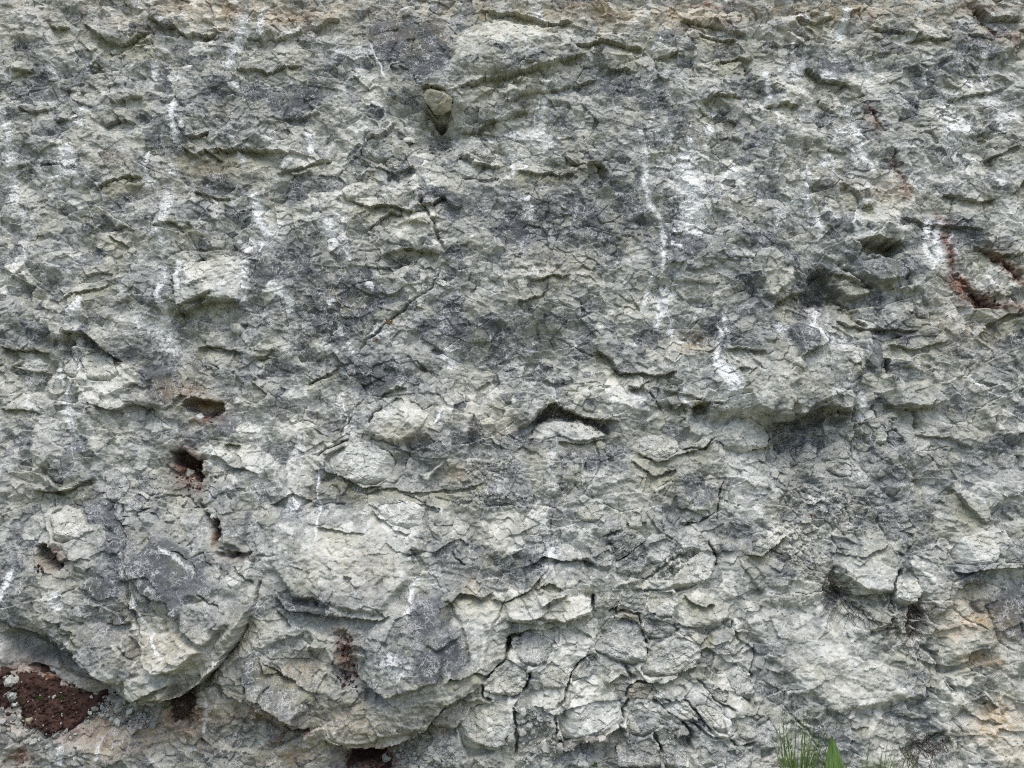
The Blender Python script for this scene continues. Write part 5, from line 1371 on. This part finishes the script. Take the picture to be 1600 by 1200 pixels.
def join(parts):
    co, fc = [], []
    for c, f in parts:
        o = len(co)
        co += [tuple(p) for p in c]
        fc += [tuple(i + o for i in q) for q in f]
    return co, fc


def roots(name, label, poly, n, mat, seed, ln=(14, 40), rad=.0011, down=.9, lift=.012, spread=.7):
    r = random.Random(seed)
    parts = []
    for X, Y, _ in fill(poly, n, .1, .2, seed):
        an = math.pi / 2 + r.gauss(0, spread) if r.random() < down else r.uniform(0, 6.28)
        L = r.uniform(*ln)
        m = 7
        lf = r.uniform(.2, 1.6) * lift
        pts, cu = [], r.gauss(0, .45)
        px, py = X, Y
        for k in range(m):
            pts.append(surf(px, py, .002 + lf * math.sin(math.pi * k / (m - 1))))
            px += L / m * math.cos(an)
            py += L / m * math.sin(an)
            an += cu / m * 3 + r.gauss(0, .22)
        for _k in range(2):
            pts = [pts[0]] + [(pts[k - 1] + pts[k] * 2 + pts[k + 1]) / 4 for k in range(1, m - 1)] + [pts[-1]]
        q = rad * r.uniform(.5, 1.25)
        parts.append(tube(pts, [q * (1 - .6 * k / (m - 1)) for k in range(m)]))
    co, fc = join(parts)
    return finish(link_mesh(name, co, fc, mat), label, 'roots')


roots('dry_roots', 'dark dry root mat hanging in the gap beside the pale bulge', [(1286, 885), (1300, 878), (1310, 920), (1345, 945), (1362, 968), (1320, 955), (1295, 930)], 70, ROOT, 21, (22, 60), .0014)
roots('dry_roots', 'dark dry root tuft spilling below the white angular stone', [(1414, 945), (1436, 932), (1442, 960), (1438, 985), (1420, 985)], 70, ROOT, 22, (24, 62), .0014)
roots('dry_roots', 'dark dry root tangle above the bottom edge near the grass', [(1408, 1172), (1440, 1158), (1480, 1140), (1480, 1165), (1440, 1185), (1410, 1190)], 70, ROOT, 23, (24, 64), .0014, .55)
roots('dry_roots', 'brown fibrous roots in the reddish pocket beside the pebble heap', [(276, 1094), (296, 1084), (310, 1090), (296, 1110), (282, 1122)], 110, ROOT, 24, (12, 30), .0012, .4)
roots('dry_roots', 'fine pale rootlets dangling across the dark hollow at the left edge', [(62, 848), (88, 846), (98, 866), (76, 872)], 34, PALE_ROOT, 25, (16, 40), .0009, .9, .02, .5)
roots('dry_roots', 'thin brown rootlets below the arched ledge over the pale stones', [(105, 540), (130, 528), (160, 545), (150, 570), (120, 575)], 30, ROOT, 26, (16, 40), .0009, .8)
roots('dry_roots', 'two pale tendrils hanging beside the tilted dark facet', [(516, 445), (522, 440), (524, 452), (518, 455)], 4, PALE_ROOT, 27, (60, 95), .0013, 1.0, .012, .12)
roots('dry_roots', 'pale twig fibres leaning over the small pale ledge', [(425, 640), (470, 600), (475, 604), (432, 650)], 6, PALE_ROOT, 28, (20, 40), .0013, .5, .012, .4)
roots('dry_roots', 'pale stringy roots over the long tilted crack on the dark boulder', [(214, 900), (222, 910), (226, 940), (218, 930)], 7, PALE_ROOT, 29, (50, 90), .0012, 1.0, .008, .15)
roots('dry_roots', 'fine dark rootlets beside the dark overhang', [(1215, 690), (1240, 672), (1262, 680), (1255, 710), (1225, 715)], 50, ROOT, 30, (10, 26), .0009, .5)
roots('dry_roots', 'fine pale grass roots in the undercut above the red soil', [(5, 985), (40, 992), (90, 1012), (60, 1025), (10, 1015)], 40, PALE_ROOT, 31, (14, 36), .0007, .6)
roots('dry_roots', 'straw fibre lying in the joint above the brownish block', [(925, 1024), (975, 1045), (970, 1050), (930, 1030)], 9, PALE_ROOT, 32, (20, 40), .0010, 0.0, .006)


def blade(base, tip, width, bend, nseg=8, fold=.25):
    """a grass blade: keeled strip, thick enough to be solid"""
    co, fc = [], []
    ax = (tip - base)
    side = ax.cross(Vector((0, -1, 0)))
    side = (side if side.length > 1e-5 else Vector((1, 0, 0))).normalized()
    for k in range(nseg + 1):
        t = k / nseg
        c = base + ax * t + bend * (t * t) - bend * t * .2
        wd = width * (1 - t ** 2.2) * (.7 + .6 * min(t * 3, 1) * .5)
        co += [c - side * wd, c + Vector((0, fold * wd + .0004, 0)), c + side * wd, c + Vector((0, fold * wd + .0009, 0))]
        if k:
            o = (k - 1) * 4
            for q in range(4):
                fc.append((o + q, o + (q + 1) % 4, o + 4 + (q + 1) % 4, o + 4 + q))
    return co, fc


def plant_at(X, Y, toward):
    """point in front of the wall (metres towards the viewer) seen at photo pixel X, Y"""
    a, b = (X - 800) / F, (600 - Y) / F
    dx, dy, dz = a, cp - b * sp, sp + b * cp
    t = (CAM[2] * TL - CAM[1] - toward) / (dy - dz * TL)
    return Vector((CAM[0] + t * dx, CAM[1] + t * dy, CAM[2] + t * dz))


def grass(label, blades, toward, seed, width=.0022, heads=0):
    r = random.Random(seed)
    parts = []
    for X0, Y0, X1, Y1 in blades:
        b0 = plant_at(X0, Y0, toward + r.uniform(-.03, .03))
        t0 = plant_at(X1, Y1, toward + r.uniform(-.05, .05))
        bend = Vector((r.uniform(-.02, .02), r.uniform(-.03, .01), 0))
        parts.append(blade(b0, t0 - bend * .8, width * r.uniform(.9, 1.7), bend))
        if heads and r.random() < heads:
            for q in range(10):
                c = t0 + Vector((r.gauss(0, .004), r.gauss(0, .003), -q * .004))
                parts.append(blade(c, c + Vector((r.uniform(-.007, .007), -.002, .009)), .0014, Vector((0, 0, 0)), 3))
    co, fc = join(parts)
    return finish(link_mesh('grass_tuft', co, fc, GRASS), label, 'grass', 'grass tufts at the foot of the face')


gr = random.Random(77)


def tuft(cx, by, n, x0, x1, ytop, ybot):
    out = []
    for _ in range(n):
        t = gr.random()
        out.append((cx + gr.uniform(-14, 14), by, x0 + (x1 - x0) * t + gr.gauss(0, 5), ytop + (ybot - ytop) * gr.random() ** .8))
    return out


grass('tall thin grass tuft with seed heads left of the broad leaf',
      tuft(1250, 1265, 34, 1205, 1310, 1115, 1195) + [(1230, 1260, 1222, 1098), (1234, 1260, 1236, 1106), (1226, 1260, 1213, 1132), (1243, 1260, 1262, 1112), (1238, 1260, 1246, 1104), (1252, 1260, 1268, 1128), (1232, 1260, 1216, 1118), (1250, 1260, 1276, 1116), (1240, 1262, 1208, 1160), (1256, 1260, 1290, 1150), (1262, 1260, 1282, 1128), (1244, 1260, 1256, 1096), (1246, 1262, 1226, 1108)], .22, 1, .0021, .25)
grass('low wispy grass tuft right of the broad leaf', tuft(1365, 1265, 30, 1330, 1410, 1165, 1205) + [(1350, 1260, 1388, 1146), (1348, 1262, 1362, 1140), (1370, 1262, 1400, 1172), (1372, 1260, 1388, 1148)], .22, 2, .0018)
grass('sparse bent grass blades crossing the dark root tangle', tuft(1405, 1268, 9, 1378, 1450, 1150, 1190), .20, 3, .0018)
grass('short green blades at the bottom edge below the white shard', tuft(930, 1250, 12, 912, 946, 1188, 1204), .10, 4, .0018)
grass('green tuft at the far right bottom edge behind the tall grass', tuft(1300, 1268, 16, 1275, 1330, 1180, 1205), .16, 5, .002)

# the broad folded leaf
parts = []
b0, t0 = plant_at(1312, 1262, .24), plant_at(1299, 1150, .24)
nseg = 18
co, fc = [], []
for k in range(nseg + 1):
    t = k / nseg
    c = b0.lerp(t0, t) + Vector((.004 * math.sin(t * 3), -.02 * t * t, 0))
    wd = .046 * (1 - t ** 2.6) * (.5 + .5 * min(1, t * 2.5)) + .0008
    for q in range(-4, 5):
        s_ = q / 4
        co.append(c + Vector((s_ * wd, .030 * abs(s_) ** .9 * (1 - .4 * t) + .0012 * math.cos(q * math.pi), 0)))
    if k:
        o = (k - 1) * 9
        for q in range(8):
            fc.append((o + q, o + q + 1, o + 9 + q + 1, o + 9 + q))
nv = len(co)
co += [p + Vector((0, .0012, 0)) for p in co]
fc += [tuple(i + nv for i in q[::-1]) for q in fc]
finish(link_mesh('broad_leaf_plant', co, fc, LEAF, smooth_=True), 'single broad pointed green leaf folded along its middle', 'plant')


def seedling(label, X, Y, size, seed, mat=None, cat='seedling', name='seedling'):
    r = random.Random(seed)
    base = surf(X, Y + size, .004)
    parts = []
    for k in range(7):
        an = r.uniform(-1.3, 1.3)
        L = size * px_size(X, Y) * r.uniform(.7, 1.3)
        tip = base + Vector((math.sin(an) * L, -L * r.uniform(.2, .6), math.cos(an) * L))
        parts.append(blade(base, tip, L * r.uniform(.16, .24), Vector((0, -.2 * L, -.15 * L)), 6, .3))
    co, fc = join(parts)
    finish(link_mesh(name, co, fc, mat or LEAF), label, cat)


seedling('tiny green seedling on red soil left of the white pebble', 64, 1085, 7, 1)
seedling('tiny green seedling on red soil right of the white pebble', 95, 1086, 7, 2)
seedling('tiny dark green weed beside the mottled cobble', 34, 1088, 6, 3)
seedling('little green plant at the tip of the long tilted slab', 198, 1096, 6, 4)
seedling('leafy green weed right of the pebble heap', 226, 1110, 9, 5)
seedling('green weed under the big dark undercut', 262, 1098, 7, 6)
seedling('small mossy weed at the foot by the white shard', 930, 1190, 8, 7)
seedling('curled dry brown leaf stuck in the diagonal crack', 611, 497, 10, 8, DRY, 'dry leaf', 'dry_leaf')
seedling('second curled dry leaf lower in the diagonal crack', 588, 528, 6, 9, DRY, 'dry leaf', 'dry_leaf')
seedling('dry yellow brown scrap on the crumbling grey slope', 1265, 802, 5, 10, DRY, 'dry leaf', 'dry_leaf')

# ------------------------------------------------------------------ the face itself
co = np.stack([GX, GZ * TL - H, GZ], -1).reshape(-1, 3)
nr, nc = SH
face = link_mesh('cliff', co, grid_faces(nr, nc), ROCK, attrs={'tone': TONE, 'calcite': WHITE, 'ochre': OCH, 'clay': RED, 'olive_tint': OLIVE, **WEA})
finish(face, 'weathered grey limestone rock face filling the view', kind='structure')

# rock mass behind the face so that it is solid, and the ground the viewer stands on
gx = np.concatenate([[-120, -60, -30, -15], np.linspace(-8, 8, 120), [15, 30, 60, 120]])
gy = np.concatenate([[-200, -100, -50, -25, -12], np.linspace(-7, .3, 90), [2, 12, 30]])
A, B = np.meshgrid(gx, gy)
Z = .02 * fbm(A * 1.3, B * 1.3, 91, 3) + .24 * smooth(-1.3, .1, B) - .0
o = link_mesh('ground', np.stack([A, B, Z], -1).reshape(-1, 3), grid_faces(len(gy), len(gx)), TURF)
finish(o, 'rough turf and earth in front of the rock face', kind='structure')

# rough grass on the bank in front (below the picture), one mass
gr2 = np.random.default_rng(9)
N = 9000
bx, by = gr2.uniform(-5, 5, N), -2.4 * gr2.random(N) ** 1.4 - .02
bz = .24 * smooth(-1.3, .1, by) - .01
room = (CAM[2] - math.tan(R(17.6)) * (by - CAM[1])) - bz - .05              # stays under the lower edge of the view
hg = np.minimum(gr2.uniform(.06, .26, N), np.maximum(room, .03))
an = gr2.uniform(0, 6.283, N)
lx, ly = gr2.normal(0, .35, N) * hg, gr2.normal(0, .35, N) * hg
wd = .0022
q = np.stack([np.cos(an) * wd, np.sin(an) * wd, np.zeros(N)], -1)
p0 = np.stack([bx, by, bz], -1)
p1 = p0 + np.stack([lx * .35, ly * .35, hg * .6], -1)
p2 = p0 + np.stack([lx, ly, hg], -1)
co = np.stack([p0 - q, p0 + q, p1 + q * .8, p1 - q * .8, p2 + q * .1, p2 - q * .1], 1).reshape(-1, 3)
k = np.arange(N)[:, None] * 6
fc = np.concatenate([k + np.array([[0, 1, 2, 3]]), k + np.array([[3, 2, 4, 5]])], 0)
finish(link_mesh('grass', co, fc, GRASS), 'rough grass on the bank in front of the rock face', kind='stuff')
